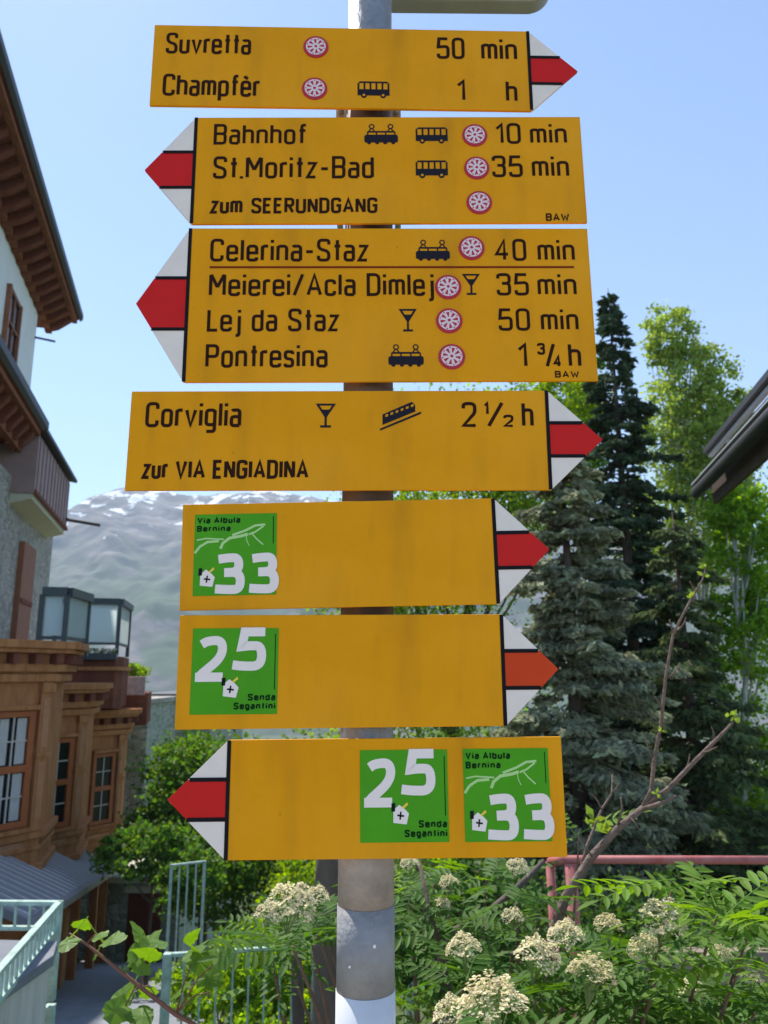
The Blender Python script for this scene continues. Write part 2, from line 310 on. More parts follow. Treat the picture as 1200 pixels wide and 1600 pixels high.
# ------------------------------------------------------------------ lettering: a narrow engraved stroke alphabet
X = .70
G = {
 'A': (.6, [(0, 0, [(0, 0), (.3, 1), (.6, 0)]), (0, 0, [(.1, .3), (.5, .3)])]),
 'B': (.5, [(0, 0, [(.25, .53, 0), (0, .53, 0), (0, 1, 0), (.5, 1, .16), (.5, .53, .16), (.2, .53, 0)]), (0, 0, [(0, .53, 0), (.5, .53, .16), (.5, 0, .16), (0, 0, 0), (0, .53, 0)])]),
 'C': (.5, [(0, .2, [(.5, .76), (.5, 1), (0, 1), (0, 0), (.5, 0), (.5, .24)])]),
 'D': (.52, [(1, 0, [(0, 0, 0), (0, 1, 0), (.52, 1, .24), (.52, 0, .24)])]),
 'E': (.45, [(0, 0, [(.45, 1), (0, 1), (0, 0), (.45, 0)]), (0, 0, [(0, .53), (.38, .53)])]),
 'G': (.52, [(0, .2, [(.52, .78), (.52, 1), (0, 1), (0, 0), (.52, 0), (.52, .5, 0), (.28, .5, 0)])]),
 'I': (.0, [(0, 0, [(0, 0), (0, 1)])]),
 'L': (.42, [(0, 0, [(0, 1), (0, 0), (.42, 0)])]),
 'M': (.66, [(0, 0, [(0, 0), (0, 1)]), (0, 0, [(.66, 0), (.66, 1)]), (0, 0, [(.02, 1), (.33, .38)]), (0, 0, [(.64, 1), (.33, .38)])]),
 'N': (.52, [(0, 0, [(0, 0), (0, 1)]), (0, 0, [(.52, 0), (.52, 1)]), (0, 0, [(.02, 1), (.50, 0)])]),
 'P': (.5, [(0, 0, [(0, 0, 0), (0, 1, 0), (.5, 1, .18), (.5, .48, .18), (0, .48, 0)])]),
 'R': (.5, [(0, 0, [(0, 0, 0), (0, 1, 0), (.5, 1, .18), (.5, .5, .18), (0, .5, 0)]), (0, 0, [(.22, .5), (.5, 0)])]),
 'S': (.5, [(0, .18, [(.5, .78), (.5, 1), (0, 1), (0, .58), (.5, .42), (.5, 0), (0, 0), (0, .22)])]),
 'U': (.52, [(0, .2, [(0, 1), (0, 0), (.52, 0), (.52, 1)])]),
 'V': (.58, [(0, 0, [(0, 1), (.29, 0), (.58, 1)])]),
 'W': (.8, [(0, 0, [(0, 1), (.2, 0), (.4, .7), (.6, 0), (.8, 1)])]),
 'a': (.4, [(0, 0, [(.02, .66, .1), (.06, X, .1), (.4, X, .15), (.4, 0, 0)]), (0, 0, [(.4, .4, 0), (0, .4, .13), (0, 0, .13), (.4, 0, .05)])]),
 'b': (.42, [(0, 0, [(0, 1), (0, 0)]), (1, .16, [(0, 0), (0, X), (.42, X), (.42, 0)])]),
 'c': (.4, [(0, .16, [(.4, .52), (.4, X), (0, X), (0, 0), (.4, 0), (.4, .18)])]),
 'd': (.42, [(0, 0, [(.42, 1), (.42, 0)]), (1, .15, [(0, 0), (0, X), (.42, X), (.42, 0)])]),
 'e': (.42, [(0, .16, [(0, .36, 0), (.42, .36, 0), (.42, X), (0, X), (0, 0), (.42, 0), (.42, .14)])]),
 'f': (.32, [(0, .12, [(.32, 1), (.12, 1), (.12, 0)]), (0, 0, [(0, X), (.3, X)])]),
 'g': (.42, [(1, .15, [(0, .04), (0, X), (.42, X), (.42, .04)]), (0, .12, [(.42, X), (.42, -.26), (.03, -.26)])]),
 'h': (.42, [(0, 0, [(0, 1), (0, 0)]), (0, .16, [(0, .3), (0, X), (.42, X), (.42, 0)])]),
 'i': (.0, [(0, 0, [(0, 0), (0, X)]), (0, 0, [(0, .87), (0, 1.01)])]),
 'j': (.16, [(0, .1, [(.16, X), (.16, -.26), (0, -.26)]), (0, 0, [(.16, .87), (.16, 1.01)])]),
 'l': (.0, [(0, 0, [(0, 0), (0, 1)])]),
 'm': (.64, [(0, 0, [(0, X), (0, 0)]), (0, .13, [(0, .3), (0, X), (.32, X), (.32, 0)]), (0, .13, [(.32, .3), (.32, X), (.64, X), (.64, 0)])]),
 'n': (.42, [(0, 0, [(0, X), (0, 0)]), (0, .16, [(0, .3), (0, X), (.42, X), (.42, 0)])]),
 'o': (.42, [(1, .17, [(0, 0), (0, X), (.42, X), (.42, 0)])]),
 'p': (.42, [(0, 0, [(0, X), (0, -.28)]), (1, .16, [(0, 0), (0, X), (.42, X), (.42, 0)])]),
 'r': (.27, [(0, 0, [(0, X), (0, 0)]), (0, .14, [(0, .3), (0, X), (.27, X)])]),
 's': (.36, [(0, .12, [(.36, .58), (.36, X), (0, X), (0, .38), (.36, .32), (.36, 0), (0, 0), (0, .12)])]),
 't': (.28, [(0, 0, [(.14, 1), (.14, 0)]), (0, 0, [(0, X), (.28, X)])]),
 'u': (.42, [(0, .16, [(0, X), (0, 0), (.42, 0), (.42, .4)]), (0, 0, [(.42, X), (.42, 0)])]),
 'v': (.44, [(0, 0, [(0, X), (.22, 0), (.44, X)])]),
 'z': (.38, [(0, 0, [(0, X), (.38, X), (0, 0), (.38, 0)])]),
 '0': (.48, [(1, .2, [(0, 0), (0, 1), (.48, 1), (.48, 0)])]),
 '1': (.22, [(0, 0, [(0, .76), (.22, 1), (.22, 0)])]),
 '2': (.5, [(0, 0, [(0, .78, 0), (0, 1, .2), (.5, 1, .2), (.5, .58, .12), (0, 0, 0), (.52, 0, 0)])]),
 '3': (.48, [(0, .17, [(0, .8), (0, 1), (.48, 1), (.48, .55), (.17, .55, 0)]), (0, .17, [(.17, .55, 0), (.48, .55), (.48, 0), (0, 0), (0, .22)])]),
 '4': (.52, [(0, 0, [(.36, 0), (.36, 1), (0, .28), (.52, .28)])]),
 '5': (.48, [(0, .17, [(.46, 1, 0), (.04, 1, 0), (0, .56, 0), (.48, .6), (.48, 0), (0, 0), (0, .2)])]),
 '-': (.32, [(0, 0, [(0, .42), (.32, .42)])]),
 '.': (.0, [(0, 0, [(0, -.07), (0, .05)])]),
 '/': (.4, [(0, 0, [(0, -.02), (.4, 1.02)])]),
}
G['è'] = (G['e'][0], G['e'][1] + [(0, 0, [(.1, 1.0), (.3, .86)])])
def fillet(pts, r, closed):
    P = [(p[0], p[1], (p[2] if len(p) > 2 else r)) for p in pts]; n = len(P); out = []
    for i, (x, y, rr) in enumerate(P):
        if (not closed and i in (0, n - 1)) or rr <= 0: out.append((x, y)); continue
        a = Vector(P[(i - 1) % n][:2]); c = Vector(P[(i + 1) % n][:2]); b = Vector((x, y))
        d1 = (a - b); d2 = (c - b); r1 = min(rr, d1.length / 2.01); r2 = min(rr, d2.length / 2.01)
        s = b + d1.normalized() * r1; e = b + d2.normalized() * r2
        for k in range(7):
            t = k / 6; q = s * (1 - t) ** 2 + b * 2 * t * (1 - t) + e * t * t; out.append((q.x, q.y))
    return out
def ribbon(mb, pts, closed, t, y, tf=lambda p: p):
    """flat ribbon in the xz plane at depth y"""
    P = [Vector(tf(p)) for p in pts]; Q = [P[0]]
    for p in P[1:]:
        if (p - Q[-1]).length > 1e-6: Q.append(p)
    if closed and (Q[0] - Q[-1]).length < 1e-6: Q.pop()
    P = Q; n = len(P); Lf = []; Rt = []
    for i in range(n):
        if closed: a, b, c = P[i - 1], P[i], P[(i + 1) % n]
        else: a, b, c = P[max(i - 1, 0)], P[i], P[min(i + 1, n - 1)]
        d1 = (b - a) if (b - a).length > 1e-9 else (c - b); d2 = (c - b) if (c - b).length > 1e-9 else d1
        d1 = d1.normalized(); d2 = d2.normalized(); n1 = Vector((-d1.y, d1.x)); n2 = Vector((-d2.y, d2.x)); m = n1 + n2
        if m.length < 1e-3: m = n1
        m = m.normalized(); k = min(1.7, 1 / max(.3, m.dot(n1)))
        Lf.append(b + m * t / 2 * k); Rt.append(b - m * t / 2 * k)
    k0 = len(mb.v)
    for a, b in zip(Lf, Rt): mb.v += [(a.x, y, a.y), (b.x, y, b.y)]
    for i in range(n if closed else n - 1):
        j = (i + 1) % n; mb.f.append((k0 + 2 * i, k0 + 2 * i + 1, k0 + 2 * j + 1, k0 + 2 * j))
LAY = [0]
def lettering(mb, s, x0, x1, z0, z1, weight=.125, y=-.0004, gap=.21, space=.42):
    """lay the string s out between x0 and x1 with its baseline at z0 and cap height up to z1 (metres)"""
    adv = []; x = 0
    for ch in s:
        if ch == ' ': x += space; adv.append(None); continue
        wd = G[ch][0]; adv.append(x); x += wd + weight + gap - .06 - {'r': .07, 'f': .05, 't': .04, 'L': .05}.get(ch, 0)
    tot = x - (gap - .06); H = z1 - z0; t = weight * H; sx = (x1 - x0) / tot
    for ch, a in zip(s, adv):
        if a is None: continue
        for (cl, r, pts) in G[ch][1]:
            q = fillet(pts, r, cl); LAY[0] = (LAY[0] + 1) % 9
            f = lambda p: (x0 + t / 2 + (a) * sx + p[0] * (sx - 0 * t), z0 + t / 2 + p[1] * (H - t))
            ribbon(mb, q, cl, t, y - LAY[0] * .000012, f)
def poly(mb, pts, y):
    k = len(mb.v); mb.v += [(p[0], y, p[1]) for p in pts]; mb.f.append(tuple(range(k, k + len(pts)))[::-1])
def disc(mb, cx, cz, r, y, n=28): poly(mb, circ(r, n, 0, cx, cz), y)
def rect(mb, x0, x1, z0, z1, y): poly(mb, [(x0, z0), (x1, z0), (x1, z1), (x0, z1)], y)

def bus(mb, x0, x1, z0, z1):
    W = x1 - x0; H = z1 - z0; P = lambda u, v: (x0 + u * W, z0 + v * H); y = -.0004
    poly(mb, [P(0, .14), P(1, .14), P(1, .52), P(0, .52)], y)
    poly(mb, [P(.03, .9), P(.97, .9), P(.93, 1), P(.07, 1)], y)
    for k in range(6):
        u = .0 + k * .188; poly(mb, [P(u, .52), P(u + .055, .52), P(u + .055, .9), P(u, .9)], y)
    for u in (.2, .8):
        disc(mb, P(u, .13)[0], P(u, .13)[1], H * .15, y - .00003, 16)
def bus_trim(mb, x0, x1, z0, z1):
    W = x1 - x0; H = z1 - z0
    for u in (.2, .8): disc(mb, x0 + u * W, z0 + .16 * H, H * .07, -.00046, 12)
def train(mb, x0, x1, z0, z1):
    W = x1 - x0; H = z1 - z0; P = lambda u, v: (x0 + u * W, z0 + v * H); y = -.0004
    poly(mb, [P(.02, .1), P(.98, .1), P(1, .18), P(1, .42), P(.95, .48), P(.05, .48), P(0, .42), P(0, .18)], y)
    poly(mb, [P(.07, .58), P(.93, .58), P(.9, .66), P(.1, .66)], y)
    for u in (.08, .34, .62, .89): poly(mb, [P(u, .48), P(u + .04, .48), P(u + .04, .58), P(u, .58)], y)
    for u in (.14, .38, .62, .86): disc(mb, P(u, .1)[0], P(u, .1)[1], H * .09, y - .00003, 14)
    for u in (.22, .78):
        ribbon(mb, [P(u - .08, .66), P(u - .02, .78), P(u + .02, .78), P(u + .08, .66)], False, H * .05, y - .00002)
        c = P(u, .88); ribbon(mb, circ(H * .1, 16, 0, c[0], c[1]), True, H * .05, y - .00004)
def glass(mb, x0, x1, z0, z1):
    W = x1 - x0; H = z1 - z0; P = lambda u, v: (x0 + u * W, z0 + v * H); t = H * .1; y = -.0004
    ribbon(mb, [P(.04, .95), P(.96, .95), P(.5, .45)], True, t, y)
    poly(mb, [P(.25, .74), P(.75, .74), P(.5, .45)], y - .00003)
    poly(mb, [P(.44, .06), P(.56, .06), P(.56, .5), P(.44, .5)], y - .00005)
    poly(mb, [P(.2, 0), P(.8, 0), P(.8, .09), P(.2, .09)], y - .00007)
def funicular(mb, x0, x1, z0, z1):
    W = x1 - x0; H = z1 - z0; P = lambda u, v: (x0 + u * W, z0 + v * H); y = -.0004
    poly(mb, [P(.06, .2), P(.86, .66), P(.86, .88), P(.78, 1), P(.06, .56)], y)
    poly(mb, [P(0, .0), P(1, .58), P(1, .66), P(.0, .07)], y - .00003)
def funicular_windows(mb, x0, x1, z0, z1):
    W = x1 - x0; H = z1 - z0
    for k in range(6):
        u = .13 + k * .125; v = .47 + k * .068; a = x0 + u * W; b = z0 + v * H; d = .065 * W
        poly(mb, [(a, b), (a + d, b + d * .35), (a + d, b + d * 1.25), (a, b + d * .9)], -.00046)

ATT = []
def place_sign(i, dr, kind, H, xc, zc, yaw, roll, label, Lbody, La, red=None):
    """one pointed plate: yellow body, black rule, red point between two white corners"""
    t = thing('direction_sign', label, 'hiking sign', (xc * math.cos(yaw), .8515 + xc * math.sin(yaw), zc), yaw, 'yellow hiking signs on the post', local=True)
    t.rotation_euler = (0, -roll, yaw)
    TH = .0045; e = .0042
    L2 = Lbody / 2; xs = dr * L2
    def pl(name, pts, m, y0=0.0, y1=TH, bevel=.0006, **k):
        return MB().prism(pts, y0, y1, 1).build(name, m, t, bevel=bevel, **k)
    pl('panel', [(-L2, -H / 2), (L2, -H / 2), (L2, H / 2), (-L2, H / 2)], M_YEL, bevel=.0009)
    g = .0005 * dr
    def P(a, v): return (xs + g + dr * a * La, v * H)        # a: 0 at body, 1 at the tip ; v: -.5 .. .5
    def order(p): return p if dr > 0 else p[::-1]
    ru, rl = .166, -.166
    pl('white_corner', order([P(0, ru), P(1 - 2 * ru, ru), P(0, .5)]), M_SWHITE)
    pl('white_corner', order([P(0, rl), P(0, -.5), P(1 + 2 * rl, rl)]), M_SWHITE)
    pl('red_point', order([P(0, rl + .002), P(1 + 2 * rl, rl + .002), P(1, 0), P(1 - 2 * ru, ru - .002), P(0, ru - .002)]), red or M_RED)
    mb = MB(); y = -.0005
    q = [(xs - dr * e * .55, -H / 2 + .0004), (xs + dr * e * .45, -H / 2 + .0004), (xs + dr * e * .45, H / 2 - .0004), (xs - dr * e * .55, H / 2 - .0004)]
    poly(mb, order(q), y)
    bw = .0021 / H
    for v in (ru, rl):
        lim = 1 - 2 * abs(v)
        poly(mb, order([P(.0, v - bw), P(lim - .04 + (.05 if v < 0 else 0), v - bw), P(lim - .02, v + bw), P(.0, v + bw)]), y - .00008)
    mb.build('black_rule', M_BLACK, t)
    # clamp bracket between plate and post
    mb = MB(); pxl = POLE_X - xc
    for zz in ((H * .28, -H * .28) if H > .13 else (0,)):
        mb.box(pxl - .045, pxl + .045, TH + .0005, TH + .006, zz - .009, zz + .009)
        for sx in (-1, 1): mb.tube([(pxl + sx * .038, TH + .006, zz), (pxl + sx * .038, TH + .075, zz)], .004, 10)
        mb.box(pxl - .045, pxl + .045, TH + .0755, TH + .0795, zz - .009, zz + .009)
    mb.build('clamp', M_ALU, t)
    # two small screws
    return t
INK_T = []
def text_part(t, items, name='lettering'):
    for it in items:
        mb = MB(); s, x0, x1, z0, z1 = it[:5]; wgt = it[5] if len(it) > 5 else .128
        lettering(mb, s, x0 / 1000, x1 / 1000, z0 / 1000, z1 / 1000, wgt)
        mb.build(name, M_INK, t)
def sym(t, fn, name, a, trim=None):
    a = [v / 1000 for v in a]; mb = MB(); fn(mb, *a); o = mb.build(name, M_NAVY, t)
    if trim:
        mb = MB(); trim(mb, *a); mb.build('symbol_gaps', M_YEL, o)
def badge(t, cx, cz, r, turn):
    """round red and white winter-path badge"""
    cx /= 1000; cz /= 1000; r /= 1000
    o = MB().prism(circ(r, 40, 0, cx, cz), -.0012, 0, 1).build('round_badge', M_PINK, t)
    a = MB(); disc(a, cx, cz + r * .04, r * .80, -.00135); a.build('badge_field', M_PALEPINK, o)
    d = MB()
    for k in range(8):
        an = turn + k * math.pi / 4; c, s = math.cos(an), math.sin(an)
        def Q(u, v): return (cx + (u * c - v * s) * r, cz + r * .04 + (u * s + v * c) * r)
        poly(d, [Q(.28, -.035), Q(.66, -.13), Q(.66, .13), Q(.28, .035)], -.00142)
        an += math.pi / 8; c, s = math.cos(an), math.sin(an)
        disc(d, cx + .70 * r * c, cz + r * .04 + .70 * r * s, r * .06, -.00142, 8)
    disc(d, cx, cz + r * .04, r * .12, -.00144, 12)
    d.build('badge_pattern', M_PINK, o)

XT = .0611
s1 = place_sign(0, 1, 'L', .12, -.0541, .7671, rad(1.53), rad(.30), 'topmost yellow hiking sign, pointing right to Suvretta and Champfèr', .487, .0625)
text_part(s1, [('Suvretta', -227, -119, 16.3, 48), ('Champfèr', -228, -106, -46.5, -14), ('50', 123, 158.5, 15, 47.7), ('min', 181, 227, 14.5, 48), ('1', 147.5, 158.5, -47.7, -16), ('h', 211, 225, -48, -16)])
for k, (x, z) in enumerate([(-34.1, 29.4), (-34.9, -33.1)]): badge(s1, x, z, 16.1, .1 + .3 * k)
sym(s1, bus, 'bus_symbol', (20, 61, -45, -20.8), bus_trim)

s2 = place_sign(1, -1, 'L', .15, .0066, .6197, rad(.5), rad(.54), 'second yellow sign from the top, pointing left to Bahnhof and St. Moritz-Bad', .4885, .0610)
text_part(s2, [('Bahnhof', -221, -105, 35.4, 65), ('St.Moritz-Bad', -220, -20, -13, 18.6), ('10', 135, 167, 35.4, 65.5), ('min', 179, 225, 35.4, 65.5), ('35', 129, 167, -12, 18.8), ('min', 179, 225, -12, 18.8),
    ('zum', -222, -183, -61.5, -37.5, .16), ('SEERUNDGANG', -171, -16, -61.5, -39.8, .17), ('BAW', 193, 222, -73, -62.5, .19)])
sym(s2, train, 'train_symbol', (-31, 11.4, 35, 64.5))
sym(s2, bus, 'bus_symbol', (34, 74.5, 36.6, 59.5), bus_trim); sym(s2, bus, 'bus_symbol', (33.2, 73.4, -12.6, 12), bus_trim)
for k, (x, z) in enumerate([(108.7, 47.6), (109.6, .9), (111.1, -47.6)]): badge(s2, x, z, 15.8, .2 + .5 * k)

s3 = place_sign(2, -1, 'L', .20, .0084, .4377, rad(1.04), rad(.62), 'tallest yellow sign with four lines, pointing left to Celerina-Staz and Pontresina', .4885, .0605)
text_part(s3, [('Celerina-Staz', -219, -27.4, 54.8, 85.5), ('Meierei/Acla Dimlej', -218.8, 51.4, 9.1, 39.3), ('Lej da Staz', -219.4, -63.2, -36.6, -7), ('Pontresina', -219.6, -76.7, -82.4, -52.6),
    ('40', 128, 166.5, 55.5, 85.4), ('min', 180.7, 225.7, 55.5, 85.4), ('35', 128.4, 167.4, 9.6, 39.2), ('min', 178.3, 225.2, 9.6, 39.2), ('50', 128.8, 166.6, -36.3, -7.2), ('min', 179.8, 224.6, -36.3, -7.2),
    ('1', 149.8, 161.3, -82.9, -52), ('3', 173.5, 182.5, -67, -52, .2), ('/', 182.5, 194, -82.9, -52), ('4', 192, 201.5, -83, -67, .2), ('h', 210.3, 224.8, -82.9, -52), ('BAW', 193, 222, -96, -87.5, .2)])
mb = MB(); rect(mb, -.219, .2243, .046, .0486, -.0004); mb.build('underline', mat('line_brown', (.20, .022, .008), rough=.8, spec=.1), s3)
sym(s3, train, 'train_symbol', (31.3, 72.8, 55.5, 84)); sym(s3, train, 'train_symbol', (-4, 37.8, -82, -53.3))
sym(s3, glass, 'wine_glass_symbol', (87.9, 107.3, 10.5, 38.5)); sym(s3, glass, 'wine_glass_symbol', (10.4, 29.5, -36.9, -7.5))
for k, (x, z) in enumerate([(99.7, 72.7), (69.5, 20.6), (69.5, -23.4), (71.2, -69.4)]): badge(s3, x, z, 15.9, .15 + .4 * k)

s4 = place_sign(3, 1, 'L', .12, -.0533, .2662, rad(-.41), rad(-.03), 'yellow sign pointing right to Corviglia, with zur VIA ENGIADINA below', .487, .0620)
text_part(s4, [('Corviglia', -225, -114, 15.4, 46.4), ('zur', -225, -196, -46.6, -22.5, .16), ('VIA ENGIADINA', -186.6, -34.2, -46.6, -24, .17), ('2', 143.8, 160.5, 15, 45.7),
    ('1', 169.5, 174.5, 29.5, 45.9, .2), ('/', 173, 194, 15, 45.9), ('2', 192, 204.2, 15, 30, .2), ('h', 213.5, 226, 14.8, 45.8)])
sym(s4, glass, 'wine_glass_symbol', (-25.1, -4.2, 14.8, 44.3)); sym(s4, funicular, 'funicular_symbol', (48.7, 96.4, 10.8, 46.1), funicular_windows)

def sticker(t, x0, x1, z0, z1, kind):
    x0, x1, z0, z1 = [v / 1000 for v in (x0, x1, z0, z1)]; W = x1 - x0; H = z1 - z0
    P = lambda u, v: (x0 + u * W, z0 + v * H)
    o = MB().prism([P(0, 0), P(1, 0), P(1, 1), P(0, 1)], -.0006, 0, 1).build('route_sticker', M_GREEN, t); y = -.0008
    num = MB()
    def digit(ch, u0, u1, v0, v1, wt):
        a = P(u0, v0); b = P(u1, v1); Wd = b[0] - a[0]; Hd = b[1] - a[1]; th = wt * W
        S = {'3': [(0, [(.04, .96, 0), (.45, 1, .3), (.93, 1.0, .38), (.93, .55, .30), (.30, .535, 0)]), (0, [(.30, .535, 0), (1.0, .54, .36), (1.02, .0, .48), (.45, 0, .3), (-.08, .03, 0)])],
             '2': [(0, [(.1, .90, 0), (.35, 1, .2), (1.0, 1.02, .42), (1.02, .56, .3), (.16, .10, 0)]), (0, [(-.14, .0, 0), (1.06, .0, 0)]), (0, [(.22, .14, 0), (.02, .0, 0)])],
             '5': [(0, [(1.12, 1, 0), (.34, 1, 0), (.24, .57, 0), (.6, .60, .25), (1.0, .58, .35), (1.0, .0, .5), (.3, 0, .3), (-.1, .04, 0)])]}[ch]
        for cl, pts in S:
            LAY[0] = (LAY[0] + 1) % 9
            q = []
            pts2 = [(a[0] + th / 2 + p[0] * (Wd - th), a[1] + th / 2 + p[1] * (Hd - th), p[2] * Hd) for p in pts]
            ribbon(num, fillet(pts2, 0, False), False, th, y - LAY[0] * .000012)
    txt = MB(); line = MB(); em = MB(); emb = MB(); emy = MB()
    if kind == 33:
        digit('3', .235, .62, .015, .51, .108); digit('3', .645, 1.03, .015, .51, .108)
        ax, ay = .06, .075
        lettering(txt, 'Via Albula', P(.03, 0)[0], P(.555, 0)[0], P(0, .885)[1], P(0, .965)[1], .24, y)
        txt.build('sticker_text', M_DGREEN, o); txt = MB()
        lettering(txt, 'Bernina', P(.03, 0)[0], P(.44, 0)[0], P(0, .785)[1], P(0, .86)[1], .24, y)
        txt.build('sticker_text', M_DGREEN, o); txt = MB()
        for k, (pts, tw) in enumerate([([(.01, .52), (.07, .60), (.16, .655), (.30, .665)], .03), ([(.32, .57), (.35, .64), (.43, .70), (.56, .72), (.65, .745)], .035),
                     ([(.46, .735), (.62, .79), (.74, .85), (.86, .86)], .028), ([(.66, .74), (.74, .77), (.84, .84)], .022), ([(.70, .75), (.76, .68), (.84, .61)], .016), ([(.03, .68), (.14, .70), (.36, .685)], .018), ([(.63, .73), (.64, .66), (.67, .6)], .01)]):
            ribbon(line, [P(*p) for p in pts], False, tw * W, y - k * .00001)
        rect(txt, P(.955, 0)[0], P(.965, 0)[0], P(0, .62)[1], P(0, .96)[1], y)
        ex, ez = P(.165, .2)
    else:
        digit('2', .03, .40, .375, .905, .105); digit('5', .45, .86, .50, 1.01, .105)
        lettering(txt, 'Senda', P(.66, 0)[0], P(.98, 0)[0], P(0, .155)[1], P(0, .235)[1], .24, y)
        txt.build('sticker_text', M_DGREEN, o); txt = MB()
        lettering(txt, 'Segantini', P(.50, 0)[0], P(.98, 0)[0], P(0, .055)[1], P(0, .135)[1], .24, y)
        txt.build('sticker_text', M_DGREEN, o); txt = MB()
        rect(txt, P(.96, 0)[0], P(.97, 0)[0], P(0, .28)[1], P(0, .93)[1], y)
        ex, ez = P(.455, .285)
    num.build('number', M_STWHITE, o); txt.build('thin_line', M_DGREEN, o)
    if line.v: line.build('landscape_lines', M_LGREEN, o)
    # small walking-route emblem: white tilted square with a cross, black bar at its corner, a yellow dash
    s = .085 * W; c, sn = math.cos(-.12), math.sin(-.12)
    Q = lambda u, v: (ex + (u * c - v * sn) * s, ez + (u * sn + v * c) * s)
    poly(em, [Q(-.85, -1), Q(.95, -1), Q(1.1, .4), Q(.5, .9), Q(-.3, 1.35), Q(-1.0, .6)], y - .0002)
    em.build('emblem', M_STWHITE, o)
    poly(emb, [Q(-1.25, .35), Q(-.75, .45), Q(-.85, 1.5), Q(-1.35, 1.4)], y - .00025)
    poly(emb, [Q(-.42, -.12), Q(.5, -.12), Q(.5, .12), Q(-.42, .12)], y - .00027); poly(emb, [Q(-.1, -.5), Q(.12, -.5), Q(.12, .5), Q(-.1, .5)], y - .00029)
    emb.build('emblem_marks', M_BLACK, o)
    poly(emy, [Q(.1, 1.1), Q(.3, .9), Q(.9, 1.5), Q(.7, 1.8)], y - .00027); emy.build('emblem_dash', M_SYEL, o)
s5 = place_sign(4, 1, 'S', .12, -.0510, .1330, rad(-.06), rad(1.18), 'blank yellow sign pointing right, green sticker 33 at its left end', .3528, .0600)
sticker(s5, -162, -69.5, -44.3, 47.8, 33)
s6 = place_sign(5, 1, 'S', .12, -.0452, .0047, rad(3.33), rad(.39), 'blank yellow sign pointing right with faded orange-red tip and green sticker 25', .3528, .0609, M_ORED)
sticker(s6, -161.4, -69.4, -44.9, 45.6, 25)
s7 = place_sign(6, -1, 'S', .12, .0124, -.1262, rad(-.13), rad(.56), 'lowest yellow sign, pointing left, with green stickers 25 and 33 side by side', .3540, .0628)
sticker(s7, -37.5, 55, -44, 48.1, 25); sticker(s7, 71.6, 162, -44.3, 48.5, 33)

# grey plate at the very top of the post, only its rounded lower edge is in view
zt = at(700, 6, .93).z
tp = thing('metal_plate', 'grey metal sign plate with rounded corner, cut off at the top of the post', 'sign plate', (POLE_X + .03, .93, zt))
xr = at(862, 0, .93).x; xl = POLE_X + .030
pts = [(xl, zt - .002), (xr - .035, zt - .004)] + [(xr - .035 + .035 * math.sin(a), zt + .031 - .035 * math.cos(a)) for a in [math.pi / 2 * k / 8 for k in range(1, 9)]] + [(xr, zt + .17), (xl, zt + .17)]
MB().prism(pts, .92, .945, 1).build('plate', mat('plate_grey', (.33, .34, .34), rough=.5, metal=.3, var=.15), tp, bevel=.002)
MB().box(xl - .012, xl - .0005, .905, .94, zt + .02, zt + .15).build('clamp', M_ALU, tp)

# ------------------------------------------------------------------ hotel on the left: local x = out from the facade, local y = along it, z up
A14 = rad(14)
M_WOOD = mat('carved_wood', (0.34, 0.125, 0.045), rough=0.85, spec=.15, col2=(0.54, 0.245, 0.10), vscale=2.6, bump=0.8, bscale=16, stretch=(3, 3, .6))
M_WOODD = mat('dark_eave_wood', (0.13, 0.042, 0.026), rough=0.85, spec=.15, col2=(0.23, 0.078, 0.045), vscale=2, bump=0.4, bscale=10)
M_ROOFD = mat('dark_roof_edge', (0.045, 0.045, 0.05), rough=0.6)
M_PLAST = mat('white_plaster', (0.74, 0.73, 0.70), rough=0.9, var=0.05, vscale=1.5, bump=0.15, bscale=30)
def stone_mat(name, c1, c2, scale):
    m = bpy.data.materials.new(name); m.use_nodes = True; t = m.node_tree; N = t.nodes; L = t.links; b = N['Principled BSDF']; b.inputs['Roughness'].default_value = .9
    tc = N.new('ShaderNodeTexCoord'); mp = N.new('ShaderNodeMapping'); mp.inputs['Scale'].default_value = (1, 1, 1.7); L.new(tc.outputs['Object'], mp.inputs[0])
    v = N.new('ShaderNodeTexVoronoi'); v.inputs['Scale'].default_value = scale; L.new(mp.outputs[0], v.inputs['Vector'])
    n = N.new('ShaderNodeTexNoise'); n.inputs['Scale'].default_value = 5; n.inputs['Detail'].default_value = 8; L.new(tc.outputs['Object'], n.inputs[0])
    r = N.new('ShaderNodeMixRGB'); r.inputs[1].default_value = tuple(c1) + (1,); r.inputs[2].default_value = tuple(c2) + (1,)
    sp = N.new('ShaderNodeSeparateColor'); L.new(v.outputs['Color'], sp.inputs[0]); L.new(sp.outputs[0], r.inputs[0])
    r2 = N.new('ShaderNodeMixRGB'); r2.blend_type = 'MULTIPLY'; r2.inputs[0].default_value = .6; L.new(r.outputs[0], r2.inputs[1]); L.new(n.outputs[0], r2.inputs[2]); 
    L.new(r2.outputs[0], b.inputs['Base Color'])
    v2 = N.new('ShaderNodeTexVoronoi'); v2.feature = 'DISTANCE_TO_EDGE'; v2.inputs['Scale'].default_value = scale; L.new(mp.outputs[0], v2.inputs['Vector'])
    bp = N.new('ShaderNodeBump'); bp.inputs['Strength'].default_value = .8; bp.inputs['Distance'].default_value = .04
    cl = N.new('ShaderNodeMapRange'); cl.inputs['From Max'].default_value = .12; L.new(v2.outputs[0], cl.inputs[0]); L.new(cl.outputs[0], bp.inputs['Height']); L.new(bp.outputs[0], b.inputs['Normal'])
    return m
M_STONE = stone_mat('rubble_stone', (.62, .58, .50), (.38, .35, .30), 3.2)
M_STONEG = stone_mat('greenish_rubble_stone', (.60, .64, .52), (.36, .40, .31), 3.4)
M_GLASSD = mat('dark_window_glass', (0.012, 0.012, 0.013), rough=0.12, spec=.35)
